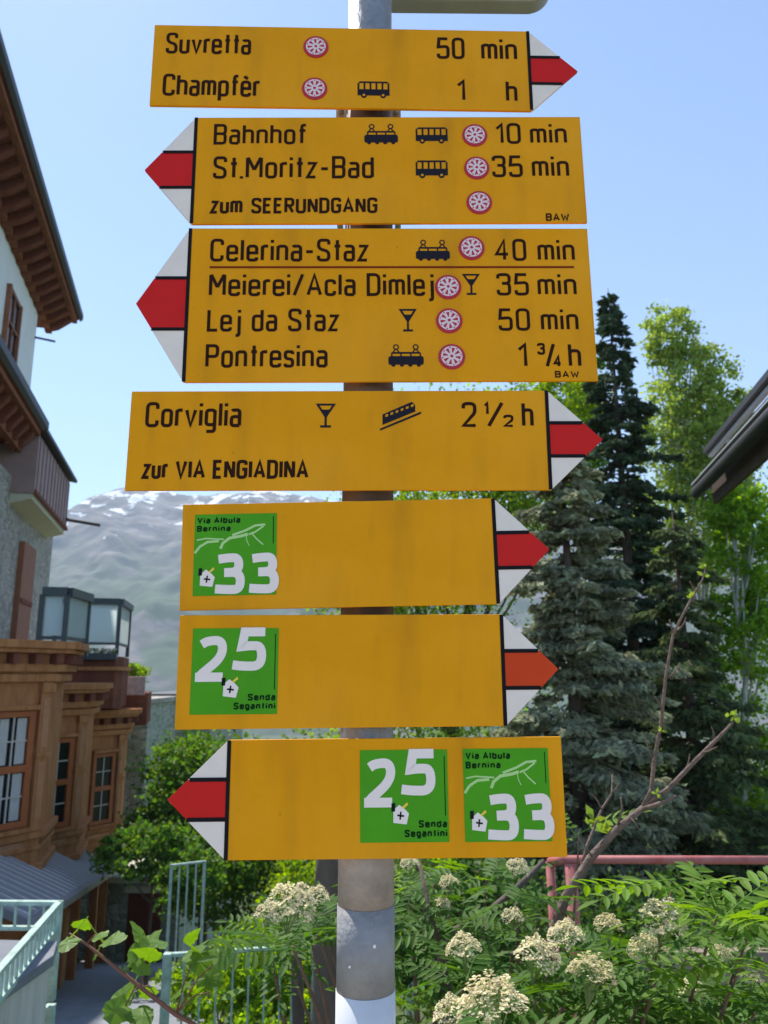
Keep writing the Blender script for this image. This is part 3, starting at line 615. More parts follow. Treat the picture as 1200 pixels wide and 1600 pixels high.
M_CURT = mat('net_curtain', (0.5, 0.48, 0.45), rough=0.9, var=.2, vscale=9, stretch=(6, 6, .6))
M_SASH = mat('white_sash', (0.55, 0.50, 0.44), rough=0.6)
M_ZINC = mat('zinc_sheet', (0.25, 0.24, 0.25), rough=0.5, metal=0.35, var=0.15, vscale=3)
M_MAUVE = mat('mauve_board', (0.30, 0.20, 0.19), rough=0.75, var=0.12, vscale=2)
M_CREAM = mat('cream_soffit', (0.52, 0.50, 0.38), rough=0.85, var=.1)
M_DARKM = mat('dark_railing_metal', (0.035, 0.05, 0.055), rough=0.4, metal=.3)
M_SHUT = mat('brown_shutter', (0.25, 0.09, 0.04), rough=0.7, var=.2, vscale=4)
hotel = thing('hotel', 'grand hotel with carved orange wooden bays, rubble stone walls and deep bracketed eaves', 'hotel', tuple(Matrix.Rotation(A14, 3, 'Z') @ Vector((-8, 22, -8))), A14)
def HB(name, fn, m, parent=None, bevel=0, label=None, smooth=False):
    mb = MB(); fn(mb); return mb.build(name, m, parent or hotel, bevel=bevel, label=label, smooth=smooth)
U0 = 9.0; U1 = 33.0
# upper plaster storeys and lower stone storeys
HB('wall', lambda b: b.box(-14, -6.5, U0 + 3, 30.6, 6.0, 15.0), M_PLAST, label='white plastered upper wall')
HB('wall', lambda b: b.box(-14, -5.6, U0, 33.0, -9, 6.0), M_STONE, label='rubble stone lower wall')
# brown window on the upper wall, tall shutters on the stone wall
def wall_window(u, L, z0, z1, wd, m_frame=M_SHUT, open_glass=True):
    f = HB('window', lambda b: b.box(-L, -L + .06, u - wd / 2, u + wd / 2, z0, z1), M_GLASSD)
    t = .14
    for a in ((u - wd / 2 - t, u - wd / 2, z0 - t, z1 + t), (u + wd / 2, u + wd / 2 + t, z0 - t, z1 + t)):
        HB('frame', lambda b: b.box(-L + .003, -L + .16, *a), m_frame, f)
    for a in ((u - wd / 2, u + wd / 2, z1, z1 + t), (u - wd / 2, u + wd / 2, z0 - t, z0), (u - wd / 2, u + wd / 2, z0 + (z1 - z0) * .6, z0 + (z1 - z0) * .6 + .07)):
        HB('frame', lambda b: b.box(-L + .003, -L + .13, *a), m_frame, f)
    HB('mullion', lambda b: b.box(-L + .062, -L + .12, u - .035, u + .035, z0, z1), m_frame, f)
    return f
wall_window(26.6, 6.5, 9.9, 12.6, 1.5); wall_window(22.6, 6.5, 9.9, 12.6, 1.5)
# projecting plaster-framed oriel: brown shutter at px 20..50
for (ua, ub) in ((27.0, 29.0),):
    s_ = HB('shutter', lambda b: b.box(-5.6, -5.42, ua, ub, .6, 4.3), M_SHUT)
    HB('shutter_rail', lambda b: b.box(-5.42, -5.38, ua + .1, ub - .1, 2.3, 2.45), M_WOODD, s_)
wall_window(22.6, 5.6, 1.3, 4.0, 1.2)
M_WOODR = mat('reddish_wood', (.24, .085, .04), rough=.8, spec=.2, var=.3, vscale=3)
def eave(Lw, Lo, ua, ub, z, th, n_br, rise=1.3):
    """sloping soffit on brackets with a dark roof edge above"""
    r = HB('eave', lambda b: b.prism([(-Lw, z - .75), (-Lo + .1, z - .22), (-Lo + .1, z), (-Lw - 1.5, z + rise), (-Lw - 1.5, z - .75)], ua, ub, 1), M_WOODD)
    HB('roof_edge', lambda b: b.prism([(-Lo + .11, z - .26), (-Lo + .22, z - .16), (-Lo + .22, z + .07), (-Lw - 1.6, z + rise + .18), (-Lw - 1.6, z + rise + .03), (-Lo + .11, z + .02)], ua - .1, ub + .12, 1), M_ROOFD, r)
    HB('moulding', lambda b: (b.box(-Lw, -Lw + .22, ua, ub - .05, z - 1.0, z - .76), b.box(-Lo - .18, -Lo + .02, ua, ub - .02, z - .42, z - .27)), M_WOODR, r)
    me = None
    for k in range(n_br):
        u = ua + (ub - ua) * (k + .5) / n_br
        mb = MB(); dx = Lw - Lo
        mb.prism([(-Lw + .02, -.98), (-Lw + dx * .45, -.80), (-Lw + dx * .85, -.42), (-Lw + dx * .85, -.25), (-Lw + .02, -.30)], -.13, .13, 1)
        if me is None:
            mb.v = [(x, y, zz) for x, y, zz in mb.v]; o0 = mb.mesh('bracket', M_WOODD)
            me = o0
        o = bpy.data.objects.new('bracket', me); C.objects.link(o); o.parent = r
        o.location = FR[hotel.name] @ Vector((0, u, z - .1))
    return r
eave(6.5, 5.35, U0 + 3, 32.5, 15.0, .3, 26)
eave(5.6, 4.9, U0 + 2, 25.0, 7.75, .3, 17, rise=.5)
# loggia box at the end of the lower eave: boarded mauve parapet with cream underside
lg = HB('balcony', lambda b: b.box(-6.4, -4.92, 25.05, 31.6, 5.50, 7.40), M_MAUVE)
HB('balcony_soffit', lambda b: b.prism([(-6.4, 5.15), (-5.65, 5.15), (-4.98, 5.34), (-4.98, 5.49), (-6.4, 5.49)], 25.1, 31.5, 1), M_CREAM, lg)
HB('roof_edge', lambda b: b.prism([(-6.4, 7.75), (-4.7, 7.5), (-4.7, 7.62), (-6.4, 8.0)], 24.95, 31.9, 1), M_ROOFD, lg)
for k in range(11): HB('board_joint', lambda b: b.box(-4.919, -4.900, 25.3 + k * .6, 25.312 + k * .6, 5.52, 7.4), M_WOODD, lg)
HB('base_rail', lambda b: b.box(-4.918, -4.86, 25.05, 31.6, 5.5, 5.62), M_WOODD, lg)
HB('water_spout', lambda b: b.tube([(-4.9, 31.3, 5.9), (-3.65, 31.4, 5.75)], .07, 10), M_ROOFD, lg)
HB('water_spout', lambda b: b.tube([(-6.5, 30.5, 12.95), (-5.75, 30.5, 12.85)], .045, 8), M_ROOFD)

# ---- carved wooden bays with chamfered corners
def bay(u0, L, zo, wdt, last=False):
    c = 1.0
    def plan(e=0.0, ext=0.0): return [(-5.7, u0 - e), (-(L + c) - e * .0, u0 - e), (-L + e, u0 + c - e * .0), (-L + e, u0 + wdt - c), (-(L + c), u0 + wdt + e), (-5.7, u0 + wdt + e)]
    b_ = HB('bay', lambda b: b.prism(plan(), zo - 3.3, zo + .0), M_WOOD)
    def band(name, z0, z1, e, m=M_WOOD): return HB(name, lambda b: b.prism(plan(e), zo + z0, zo + z1), m, b_, bevel=.012)
    band('cornice', .46, .60, .42); band('cornice', .38, .457, .34); band('frieze', .02, .377, .06); band('cornice_step', .16, .26, .24 - .0) if False else None
    band('string_course', -.12, .017, .14); band('string_course', -2.78, -2.66, .10); band('plinth', -3.34, -3.2, .09); band('string_course', -2.98, -2.90, .05)
    # dentil blocks along the chamfer and faces
    P0 = plan(.20); blk = None
    for i in range(0, 4):
        a = Vector(P0[i]); q = Vector(P0[i + 1]); ln = (q - a).length; n = max(1, int(ln / .34)); ang = math.atan2(q.y - a.y, q.x - a.x)
        for k in range(n):
            p = a + (q - a) * ((k + .5) / n)
            if blk is None: blk = MB().box(-.075, .075, -.13, .07, 0, .17).mesh('dentil', M_WOODD)
            o = bpy.data.objects.new('dentil', blk); C.objects.link(o); o.parent = b_; o.rotation_euler = (0, 0, ang); o.location = FR[b_.name] @ Vector((p.x, p.y, zo + .195))
    HB('rib', lambda b: b.prism(plan(.21), zo + .06, zo + .185), M_WOOD, b_)
    # chamfer frame: origin at near corner, direction along chamfer, outward normal
    a = Vector((-(L + c), u0, 0)); d = Vector((c, c, 0)).normalized(); nrm = Vector((c, -c, 0)).normalized(); CH = c * math.sqrt(2)
    def CB(name, s0, s1, z0, z1, n0, n1, m, par, bev=0):
        mb = MB(); P = lambda s, n, z: tuple(a + d * s + nrm * n + Vector((0, 0, z)))
        mb.hexa([P(s0, n1, z0), P(s1, n1, z0), P(s1, n0, z0), P(s0, n0, z0), P(s0, n1, z1), P(s1, n1, z1), P(s1, n0, z1), P(s0, n0, z1)])
        return mb.build(name, m, par, bevel=bev)
    # pilasters at both ends of the chamfer
    for s0, s1 in ((.02, .20), (CH - .26, CH - .03)):
        CB('pilaster', s0, s1, zo - 2.65, zo - .13, .003, .09, M_WOOD, b_, .01)
        CB('pilaster_panel', s0 + .05, s1 - .05, zo - 1.25, zo - .4, .092, .105, M_CREAM if False else M_WOODP, b_)
        CB('pilaster_panel', s0 + .05, s1 - .05, zo - 2.45, zo - 1.5, .092, .105, M_WOODP, b_)
        CB('pilaster_cap', s0 - .02, s1 + .02, zo - .30, zo - .15, .003, .13, M_WOOD, b_)
        CB('pilaster_cap', s0 - .02, s1 + .02, zo - 1.42, zo - 1.33, .003, .125, M_WOOD, b_)
    # window with two sashes, two by two panes each
    s0, s1 = .42, .98; z0, z1 = zo - 2.45, zo - .72
    wn = CB('window', s0, s1, z0, z1, .003, .012, M_GLASSD, b_)
    fr = M_WOODF
    for q in ((s0 - .11, s0, z0 - .1, z1 + .1), (s1, s1 + .11, z0 - .1, z1 + .1), (s0, s1, z1, z1 + .1), (s0, s1, z0 - .1, z0), (s0, s1, (z0 + z1) / 2 - .06, (z0 + z1) / 2 + .06)):
        CB('frame', q[0], q[1], q[2], q[3], .003, .07, fr, wn, .005)
    hb = (z1 - z0 - .12) / 2
    for lo in (z0, z1 - hb):
        CB('glazing_bar', s0, s1, lo + hb / 2 - .012, lo + hb / 2 + .012, .018, .04, M_SASH, wn)
        CB('glazing_bar', (s0 + s1) / 2 - .014, (s0 + s1) / 2 + .014, lo, lo + hb, .0185, .041, M_SASH, wn)
        if zo > -.1:
            CB('curtain', s0 + .02, s0 + .2, lo + .02, lo + hb - .02, .0125, .016, M_CURT, wn); CB('curtain', s1 - .2, s1 - .02, lo + .02, lo + hb - .02, .0125, .016, M_CURT, wn)
    CB('lintel', s0 - .14, s1 + .14, z1 + .12, z1 + .20, .003, .13, M_WOOD, b_)
    CB('sill', s0 - .14, s1 + .14, z0 - .19, z0 - .12, .003, .14, M_WOOD, b_)
    # carved apron panel under the sill, and same on near face
    CB('apron_panel', .3, CH - .34, zo - 2.95, zo - 2.81, .003, .03, M_WOODP, b_)
    # near face window
    HB('window', lambda b: b.box(-(L + 2.0), -(L + 1.3), u0 - .015, u0 - .003, zo - 2.4, zo - .75), M_GLASSD, b_)
    return b_
M_WOODP = mat('pale_wood_panel', (0.45, 0.20, 0.09), rough=0.7, var=.2, vscale=3, bump=.3, bscale=20)
M_WOODF = mat('window_wood', (0.38, 0.105, 0.028), rough=0.6, var=.15, vscale=4)
bay(14.4, 2.40, 0.0, 3.4); bay(19.0, 2.30, -.80, 3.6); bay(24.0, 1.76, -1.60, 3.4)
# facade between bays, same wood
for (ua, ub, z0, z1, L) in ((17.8, 19.0, -4, -.2, 3.9), (22.6, 24.0, -4.8, -.9, 3.8), (10.0, 14.4, -3.1, .3, 3.9)):
    HB('wall', lambda b: b.box(-5.58, -L, ua + .003, ub - .003, z0, z1), M_WOOD, label='wooden wall between the bays')

# roof terraces with glazed railings on top of the bays
M_PANE = mat('frosted_railing_glass', (.62, .80, .80), rough=.2, trans=.75)
def glazed_railing(pts, z0, z1, label):
    g = HB('glazed_railing', lambda b: [b.box(p[0] - .05, p[0] + .05, p[1] - .05, p[1] + .05, z0 - .35, z1) for p in pts[:1]], M_DARKM, label=label)
    for p in pts[1:]: HB('post', lambda b: b.box(p[0] - .05, p[0] + .05, p[1] - .05, p[1] + .05, z0 - .35, z1), M_DARKM, g)
    for p, q in zip(pts, pts[1:]):
        HB('top_rail', lambda b: b.beam((p[0], p[1], z1 + .06), (q[0], q[1], z1 + .06), .20, .17), M_DARKM, g)
        HB('bottom_rail', lambda b: b.beam((p[0], p[1], z0 - .03), (q[0], q[1], z0 - .03), .06, .07), M_DARKM, g)
        a = Vector((p[0], p[1], 0)); c_ = Vector((q[0], q[1], 0)); d = (c_ - a).normalized()
        HB('glass_pane', lambda b: b.beam(a + d * .07 + Vector((0, 0, (z0 + z1) / 2)), c_ - d * .07 + Vector((0, 0, (z0 + z1) / 2)), .014, z1 - z0 - .03), M_PANE, g)
glazed_railing([(-2.86, 16.3), (-2.40, 16.3), (-2.15, 17.6)], .74, 1.55, 'near glazed railing on the roof terrace')
glazed_railing([(-3.6, 22.8), (-2.80, 22.8), (-1.96, 22.8), (-1.84, 25.0)], .88, 1.95, 'far glazed railing above the dark parapet')
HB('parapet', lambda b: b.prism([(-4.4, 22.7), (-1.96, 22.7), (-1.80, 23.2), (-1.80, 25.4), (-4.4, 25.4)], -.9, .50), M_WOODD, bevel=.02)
HB('parapet_moulding', lambda b: b.prism([(-4.4, 22.6), (-1.92, 22.6), (-1.72, 23.15), (-1.72, 25.45), (-4.4, 25.45)], .12, .22), M_WOOD)
# stone parapet with a planter on the third bay
HB('parapet', lambda b: b.box(-3.6, -1.20, 26.0, 28.5, -1.55, -.55), M_WOODD, bevel=.02)
HB('parapet', lambda b: b.box(-3.0, -1.30, 25.75, 25.95, -.62, -.05), mat('pink_stone', (.52, .36, .33), rough=.85, var=.3, vscale=7), bevel=.02)

# ---- sloping zinc canopy along the bays
def zc(u): return -2.84 - .18 * (u - 10.8)
def canopy():
    ua, ub, no, ni = 10.4, 25.3, -1.68, -2.9
    mb = MB(); vs = []
    for u in (ua, ub):
        vs += [(no, u, zc(u) - .09), (no, u, zc(u)), (ni, u, zc(u) + .62), (ni, u, zc(u) + .48)]
    mb.add(vs, [(0, 1, 2, 3), (7, 6, 5, 4), (0, 4, 5, 1), (1, 5, 6, 2), (2, 6, 7, 3), (3, 7, 4, 0)])
    c = mb.build('canopy', M_ZINC, hotel, label='zinc canopy with standing seams under the bays')
    u = ua + .1
    while u < ub:
        HB('standing_seam', lambda b: b.beam((no - .01, u, zc(u) + .02), (ni, u, zc(u) + .64), .03, .06), M_SEAM, c); u += .50
    HB('gutter', lambda b: b.beam((no + .055, ua, zc(ua) - .055), (no + .055, ub, zc(ub) - .055), .10, .10), M_ZINC, c)
M_SEAM = mat('seam_zinc', (0.50, 0.46, 0.45), rough=0.5, metal=.2)
canopy()
# ground floor below the canopy: orange timber, posts and a dark doorway
HB('wall', lambda b: b.prism([(10, -9), (18.6, -9), (18.6, zc(18.6) - .02), (10, zc(10) - .02)], -4.0, -2.15, 0), M_WOODF, label='orange timber ground floor wall')
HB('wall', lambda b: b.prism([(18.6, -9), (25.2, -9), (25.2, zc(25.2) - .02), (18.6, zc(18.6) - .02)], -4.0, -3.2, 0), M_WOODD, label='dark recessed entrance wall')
for u in (13.5, 16.2, 18.3, 22.2, 24.9):
    HB('timber_post', lambda b: b.box(-2.14, -1.94, u - .12, u + .12, -9, zc(u) - .11), M_WOOD, bevel=.015)
HB('door', lambda b: b.box(-3.197, -3.12, 19.4, 21.4, ground_z(-6, 20) - .3, zc(20) - .9), M_SHUT)
for u in (11.2, 12.6, 14.6, 15.6, 17.3): HB('timber_panel', lambda b: b.box(-2.147, -2.09, u, u + .7, -7.5, zc(u) - .6), M_WOODP)

# ---- greenish stone wing beyond the bays
a = at(188, 1100, 29); b2 = at(232, 1100, 29)
wing = thing('stone_wing', 'narrow greenish rubble stone wing just beyond the wooden bays', 'building', (a.x, 29, -9.5))
MB().box(a.x - 3, b2.x, 29, 33, -12, a.z).build('wall', M_STONEG, wing)
MB().box(a.x - 3.1, b2.x + .12, 28.85, 33, a.z + .003, a.z + .18).build('coping', M_STONE, wing)
for k, (s, z) in enumerate([(0, i) for i in range(22)]):
    q = .34 + .12 * (k % 2); zz = a.z - .42 * (k + 1)
    MB().box(b2.x - q, b2.x + .02, 28.965, 29.3, zz + .02, zz + .40).build('quoin_stone', M_STONEG, wing, bevel=.02)
# ---- far house, stone with flat roof
a = at(222, 1086, 34); b2 = at(330, 1086, 34); zt2 = a.z
fh = thing('stone_house', 'far stone house with thin dark flat roof and brown window, half behind the trees', 'house', ((a.x + b2.x) / 2, 35, -12))
MB().box(a.x, b2.x, 34, 42, -14, zt2 - .62).build('wall', M_STONEG, fh)
MB().box(a.x - .15, b2.x + .1, 33.85, 42, zt2 - .617, zt2 - .12).build('fascia', M_CREAM, fh)
MB().box(a.x - .3, b2.x + .4, 33.4, 42.2, zt2 - .117, zt2 + .06).build('roof', M_ROOFD, fh)
p = at(235, 1188, 34); q = at(259, 1272, 34)
wn = MB().box(p.x, q.x, 33.95, 33.997, q.z, p.z).build('window', M_GLASSD, fh)
for e in ((p.x - .12, p.x, q.z - .1, p.z + .1), (q.x, q.x + .12, q.z - .1, p.z + .1), (p.x, q.x, p.z, p.z + .1), (p.x, q.x, q.z - .1, q.z), ((p.x + q.x) / 2 - .05, (p.x + q.x) / 2 + .05, q.z, p.z)):
    MB().box(e[0], e[1], 33.88, 33.99, e[2], e[3]).build('frame', M_SHUT, wn)
# ---- low stone gatehouse with a red-brown door
Yg = 24.0
a = at(183, 1378, Yg); b2 = at(268, 1378, Yg); p = at(200, 1395, Yg); q = at(250, 1452, Yg)
gh = thing('gatehouse', 'low stone gatehouse with red-brown door under a pale lintel, below the trees', 'gatehouse', ((a.x + b2.x) / 2, Yg, -8.3))
MB().box(a.x - .6, p.x - .01, Yg, Yg + 3, -10, a.z).build('wall', M_STONEG, gh); MB().box(q.x + .01, b2.x + .3, Yg, Yg + 3, -10, a.z).build('wall', M_STONEG, gh)
MB().box(p.x - .01, q.x + .01, Yg + .002, Yg + 3, p.z + .003, a.z).build('wall', M_STONEG, gh)
MB().box(a.x - .7, b2.x + .4, Yg - .15, Yg + 3.1, a.z + .003, a.z + .16).build('coping', M_CREAM, gh)
MB().box(p.x - .08, q.x + .08, Yg - .05, Yg - .003, p.z + .003, p.z + .2).build('lintel', M_CREAM, gh)
dr = MB().box(p.x, q.x, Yg + .08, Yg + .14, -10, p.z).build('door', mat('red_brown_door', (.17, .035, .02), rough=.6, var=.15), gh)
for k in range(6):
    x = p.x + (q.x - p.x) * (k + .5) / 6; wd = (q.x - p.x) / 6 - .015
    MB().box(x - wd / 2, x + wd / 2, Yg + .05, Yg + .078, -10, p.z - .01).build('plank', mat('red_brown_door', ()), dr)

# ------------------------------------------------------------------ railings
M_MINT = mat('mint_green_paint', (0.36, 0.48, 0.41), rough=0.6, spec=.25, var=.3, vscale=14, bump=.2, bscale=60)
def bar_fence(name, pts, ztop, ht, step, label, group=None, barw=.014, railw=.04, bottom=True, drop=0.0, postw=.045):
    t = thing(name, label, 'fence', (pts[0][0], pts[0][1], ztop[0] - ht), group=group)
    for i, (p, q) in enumerate(zip(pts, pts[1:])):
        za, zb = ztop[i], ztop[i + 1]; a = Vector((p[0], p[1], za)); b = Vector((q[0], q[1], zb)); ln = (b - a).length
        MB().beam(a, b, railw, railw * .6).build('top_rail', M_MINT, t)
        if bottom: MB().beam(a - Vector((0, 0, ht - .12)), b - Vector((0, 0, ht - .12)), railw * .8, railw * .6).build('bottom_rail', M_MINT, t)
        n = int(ln / step)
        for k in range(1, n):
            c_ = a + (b - a) * (k / n)
            MB().box(c_.x - barw / 2, c_.x + barw / 2, c_.y - barw / 2, c_.y + barw / 2, c_.z - ht + .13, c_.z - railw * .32).build('bar', M_MINT, t)
    for p, z in zip(pts, ztop):
        MB().box(p[0] - postw / 2, p[0] + postw / 2, p[1] - postw / 2, p[1] + postw / 2, z - ht - .3, z + .012).build('post', M_MINT, t, bevel=.003)
    return t
# railing by the ramp at bottom left
c1 = at(92, 1411, 5.4); c0 = at(-150, 1409, 5.4); c2 = at(-60, 1535, 3.7)
bar_fence('ramp_railing', [(c0.x, c0.y), (c1.x, c1.y), (c2.x, c2.y)], [c0.z, c1.z, c1.z - .0], .27, .085, 'mint green bar railing turning a corner on the ramp wall at bottom left')
wl = thing('ramp_wall', 'pale concrete ramp wall with grey coping below the mint railing', 'wall', (c1.x - .6, 5.0, -4))
e1 = at(70, 1480, 5.25); ztopw = c1.z - .33
zw = at(82, 1492, 4.9).z
def onz(px, py, z):
    d = at(px, py, 1.0); return d * (z / d.z)
cop = [onz(-260, 1730, zw), onz(84, 1492, zw), onz(90, 1470, zw), onz(-260, 1462, zw)]
ins = [Vector((-.03, .03, 0)), Vector((-.035, .03, 0)), Vector((-.03, -.02, 0)), Vector((0, -.02, 0))]
mbw = MB(); mbw.prism([tuple((p + q)[:2]) for p, q in zip(cop, ins)], -6, zw - .065); mbw.build('wall', mat('pale_concrete', (.52, .50, .46), rough=.9, var=.22, vscale=2.2, bump=.3, stretch=(6, 6, .5)), wl)
mbw = MB(); mbw.prism([tuple(p[:2]) for p in cop], zw - .06, zw); mbw.build('coping', mat('grey_coping', (.17, .18, .20), rough=.8, var=.15, vscale=5), wl, bevel=.006)
MB().box(c1.x - .035, c1.x + .02, c1.y - .03, c1.y + .04, c1.z - 1.7, c1.z - .6).build('mint_upright', M_MINT, wl)
# long railing at lower centre
f1 = at(262, 1492, 6.4); f2 = at(462, 1479, 6.8); f3 = at(640, 1470, 7.1)
bar_fence('garden_fence', [(f1.x, f1.y), (f2.x, f2.y), (f3.x, f3.y)], [f1.z, f2.z, f3.z], 1.1, .125, 'mint green bar fence below the bushes left of the post', postw=.06)
g1 = at(268, 1352, 12.0); g2 = at(320, 1346, 12.0)
bar_fence('garden_gate', [(g1.x, g1.y), (g2.x, g2.y)], [g1.z, g2.z], 1.5, .12, 'tall pale green bar gate in front of the trees, behind the garden fence', barw=.022, railw=.04, postw=.04)
# red railing on the right
M_RAIL = mat('red_rail_paint', (0.36, 0.075, 0.07), rough=0.6, spec=.25, col2=(.46, .20, .18), vscale=9, bump=.1)
r0 = at(885, 1343, 3.5); r1 = at(1260, 1344, 3.5)
rr = thing('red_railing', 'weathered red pipe railing crossing behind the bare branch at the right', 'railing', (r0.x, 3.5, r0.z - 1.1))
MB().tube([(r0.x - .01, 3.5, r0.z), (r1.x, 3.5, r1.z)], .017, 14).build('top_rail', M_RAIL, rr, smooth=True)
MB().tube([(r0.x + .015, 3.5, r0.z - .015), (r0.x + .04, 3.5, r0.z - 1.2)], .026, 14).build('post', M_RAIL, rr, smooth=True)
p2 = at(858, 1345, 3.62)
MB().tube([(p2.x, 3.6, p2.z), (p2.x + .02, 3.6, p2.z - 1.2)], .019, 12).build('post', M_RAIL, rr, smooth=True)
MB().tube([(r1.x - .05, 3.5, r1.z - .02), (r1.x - .05, 3.5, r1.z - 1.2)], .026, 12).build('post', M_RAIL, rr, smooth=True)
MB().tube([(p2.x, 3.6, p2.z), (r0.x, 3.5, r0.z)], .019, 12).build('return_rail', M_RAIL, rr, smooth=True)
pl = MB(); k0 = at(1000, 1505, 3.4); k1 = at(1260, 1500, 3.4)
pl.box(k0.x, k1.x, 3.40, 3.46, k0.z - .10, k0.z + .04); tag(pl.build('wooden_board', mat('weathered_board', (.26, .19, .15), rough=.85, var=.25, vscale=6, bump=.4, stretch=(1, 8, 8)), origin=(k0.x, 3.43, k0.z - .1)), 'brown weathered board behind the white flower clusters, below the red railing', 'board')

# ------------------------------------------------------------------ shelter eave entering from the right
def shelter():
    az = rad(9.8); d = Vector((math.sin(az), math.cos(az), 0)); nrm = Vector((math.cos(az), -math.sin(az), 0))
    g = at(1088, 770, 7.4); t = thing('shelter_roof', 'corner of a wooden shelter roof with grey gutter entering at the right edge', 'shelter', (g.x + .6, g.y, -3.5))
    P = lambda u, n, z: g + d * (-u) + nrm * n + Vector((0, 0, z))
    M_GUT = mat('gutter_zinc', (.045, .04, .042), rough=.5, metal=.4, var=.2); M_BM = mat('shelter_timber', (.06, .038, .026), rough=.8, var=.3, vscale=5, bump=.4)
    MB().tube([P(0, .0, 0), P(6.5, .0, 0)], .056, 16).build('gutter', M_GUT, t, smooth=True)
    MB().beam(P(.02, .0, .075), P(6.5, 0, .075), .10, .014).build('gutter_lip', mat('pale_zinc', (.5, .5, .52), rough=.4, metal=.3), t)
    MB().beam(P(.15, .13, -.03), P(6.5, .13, -.03), .04, .24).build('fascia', M_BM, t)
    m = MB(); vs = [P(.62, .06, .16), P(6.5, .06, .16), P(6.5, 2.6, .75), P(.62, 2.6, .75)]
    m.add([tuple(v) for v in vs] + [tuple(v + Vector((0, 0, .05))) for v in vs], [(0, 1, 2, 3), (7, 6, 5, 4), (0, 4, 5, 1), (1, 5, 6, 2), (2, 6, 7, 3), (3, 7, 4, 0)]); m.build('roof_boards', M_BM, t)
    m = MB(); m.beam(P(.58, .02, .215), P(6.5, .02, .215), .04, .03); m.build('drip_edge', mat('pale_zinc', ()), t)
    m = MB(); m.beam(P(.55, .0, .265), P(6.5, .0, .265), .07, .05); m.build('roof_sheet', M_GUT, t)
    for u in (1.2, 2.4, 3.6, 4.8):
        MB().beam(P(u, .16, .03), P(u, 2.5, .62), .08, .12).build('rafter', M_BM, t)
    gx = P(1.6, 1.4, 0); MB().box(gx.x - .07, gx.x + .07, gx.y - .07, gx.y + .07, -4.2, gx.z + .5).build('post', M_BM, t)
shelter()

# ------------------------------------------------------------------ vegetation
def leaf_quads(P, size, elong=1.7, up=0.35, rs=RS):
    """one folded diamond leaf per point: 4 corners, one quad"""
    n = len(P); a = rs.normal(size=(n, 3)); a /= np.linalg.norm(a, axis=1)[:, None]
    b = rs.normal(size=(n, 3)); b[:, 2] += 0; b -= a * (a * b).sum(1)[:, None]; b /= np.linalg.norm(b, axis=1)[:, None]
    s = size * rs.uniform(.6, 1.25, (n, 1)); c = np.cross(a, b)
    V = np.stack([P - a * s * .5 * elong / 1.3, P + b * s * .42 + c * s * .1, P + a * s * .5 * elong / 1.3, P - b * s * .42 + c * s * .1], 1).reshape(-1, 3)
    return V, np.arange(n * 4).reshape(-1, 4)
def crown_points(ells, rs, clump=.30, per=90):
    """leaf positions in clumps spread through ellipsoids (cx,cy,cz,rx,ry,rz,n)"""
    out = []; cen = []
    for (cx, cy, cz, rx, ry, rz, n) in ells:
        nc = max(3, int(n / per)); d = rs.normal(size=(nc, 3)); d /= np.linalg.norm(d, axis=1)[:, None]
        r = rs.uniform(.25, 1.0, (nc, 1)) ** .6; c = np.array([cx, cy, cz]) + d * r * np.array([rx, ry, rz]) * rs.uniform(.85, 1.08, (nc, 1))
        cen.append(c); cr = clump * min(rx, rz) * rs.uniform(.6, 1.35, nc)
        k = rs.randint(0, nc, n); g = rs.normal(size=(n, 3)) * .55; out.append(c[k] + g * cr[k][:, None] * np.array([1, 1, .75]))
    return np.concatenate(out), np.concatenate(cen)
def bark(name='bark', c=(.12, .09, .065)): return mat(name, c, rough=.9, var=.35, vscale=12, bump=.6, bscale=30, stretch=(1, 1, .3))
def leafy_tree(name, label, cat, bx, by, ells, size, m, trunk_r, group=None, seed=1, limbs=14, barkm=None, clump=.30, per=90, lean=0):
    rs = np.random.RandomState(seed); zb = ground_z(bx, by) - .1
    t = thing(name, label, cat, (bx, by, zb), group=group)
    P, cen = crown_points(ells, rs, clump, per)
    V, F = leaf_quads(P - np.array([bx, by, zb]), size, rs=rs); link('crown', npmesh('crown', V, F, m), t)
    zt = max(e[2] for e in ells) ; mx = np.mean([e[0] for e in ells]); my = np.mean([e[1] for e in ells])
    bm_ = barkm or bark(); mb = MB(); top = Vector((mx, my, zt)); base = Vector((bx, by, zb)); N_ = 8; pts = []
    for i in range(N_ + 1):
        u = i / N_; pts.append(base.lerp(top, u) + Vector((rs.normal() * .06, rs.normal() * .06, 0)) * (1 if 0 < i else 0) * (zt - zb) / 6)
    mb.tube(pts, [trunk_r * (1 - .85 * i / N_) for i in range(N_ + 1)], 10); mb.build('trunk', bm_, t, smooth=True)
    mb = MB()
    idx = rs.choice(len(cen), min(limbs, len(cen)), replace=False)
    for k in idx:
        c = Vector(cen[k]); u = min(.95, max(.25, (c.z - zb) / (zt - zb) - .18)); s = pts[int(u * N_)]
        mid = s.lerp(c, .5) + Vector((0, 0, -.08 * (c - s).length)); r = trunk_r * .32
        mb.tube([s, mid, c], [r, r * .6, r * .2], 6)
    if mb.v: mb.build('limb', bm_, t, smooth=True, kind='stuff')
    return t
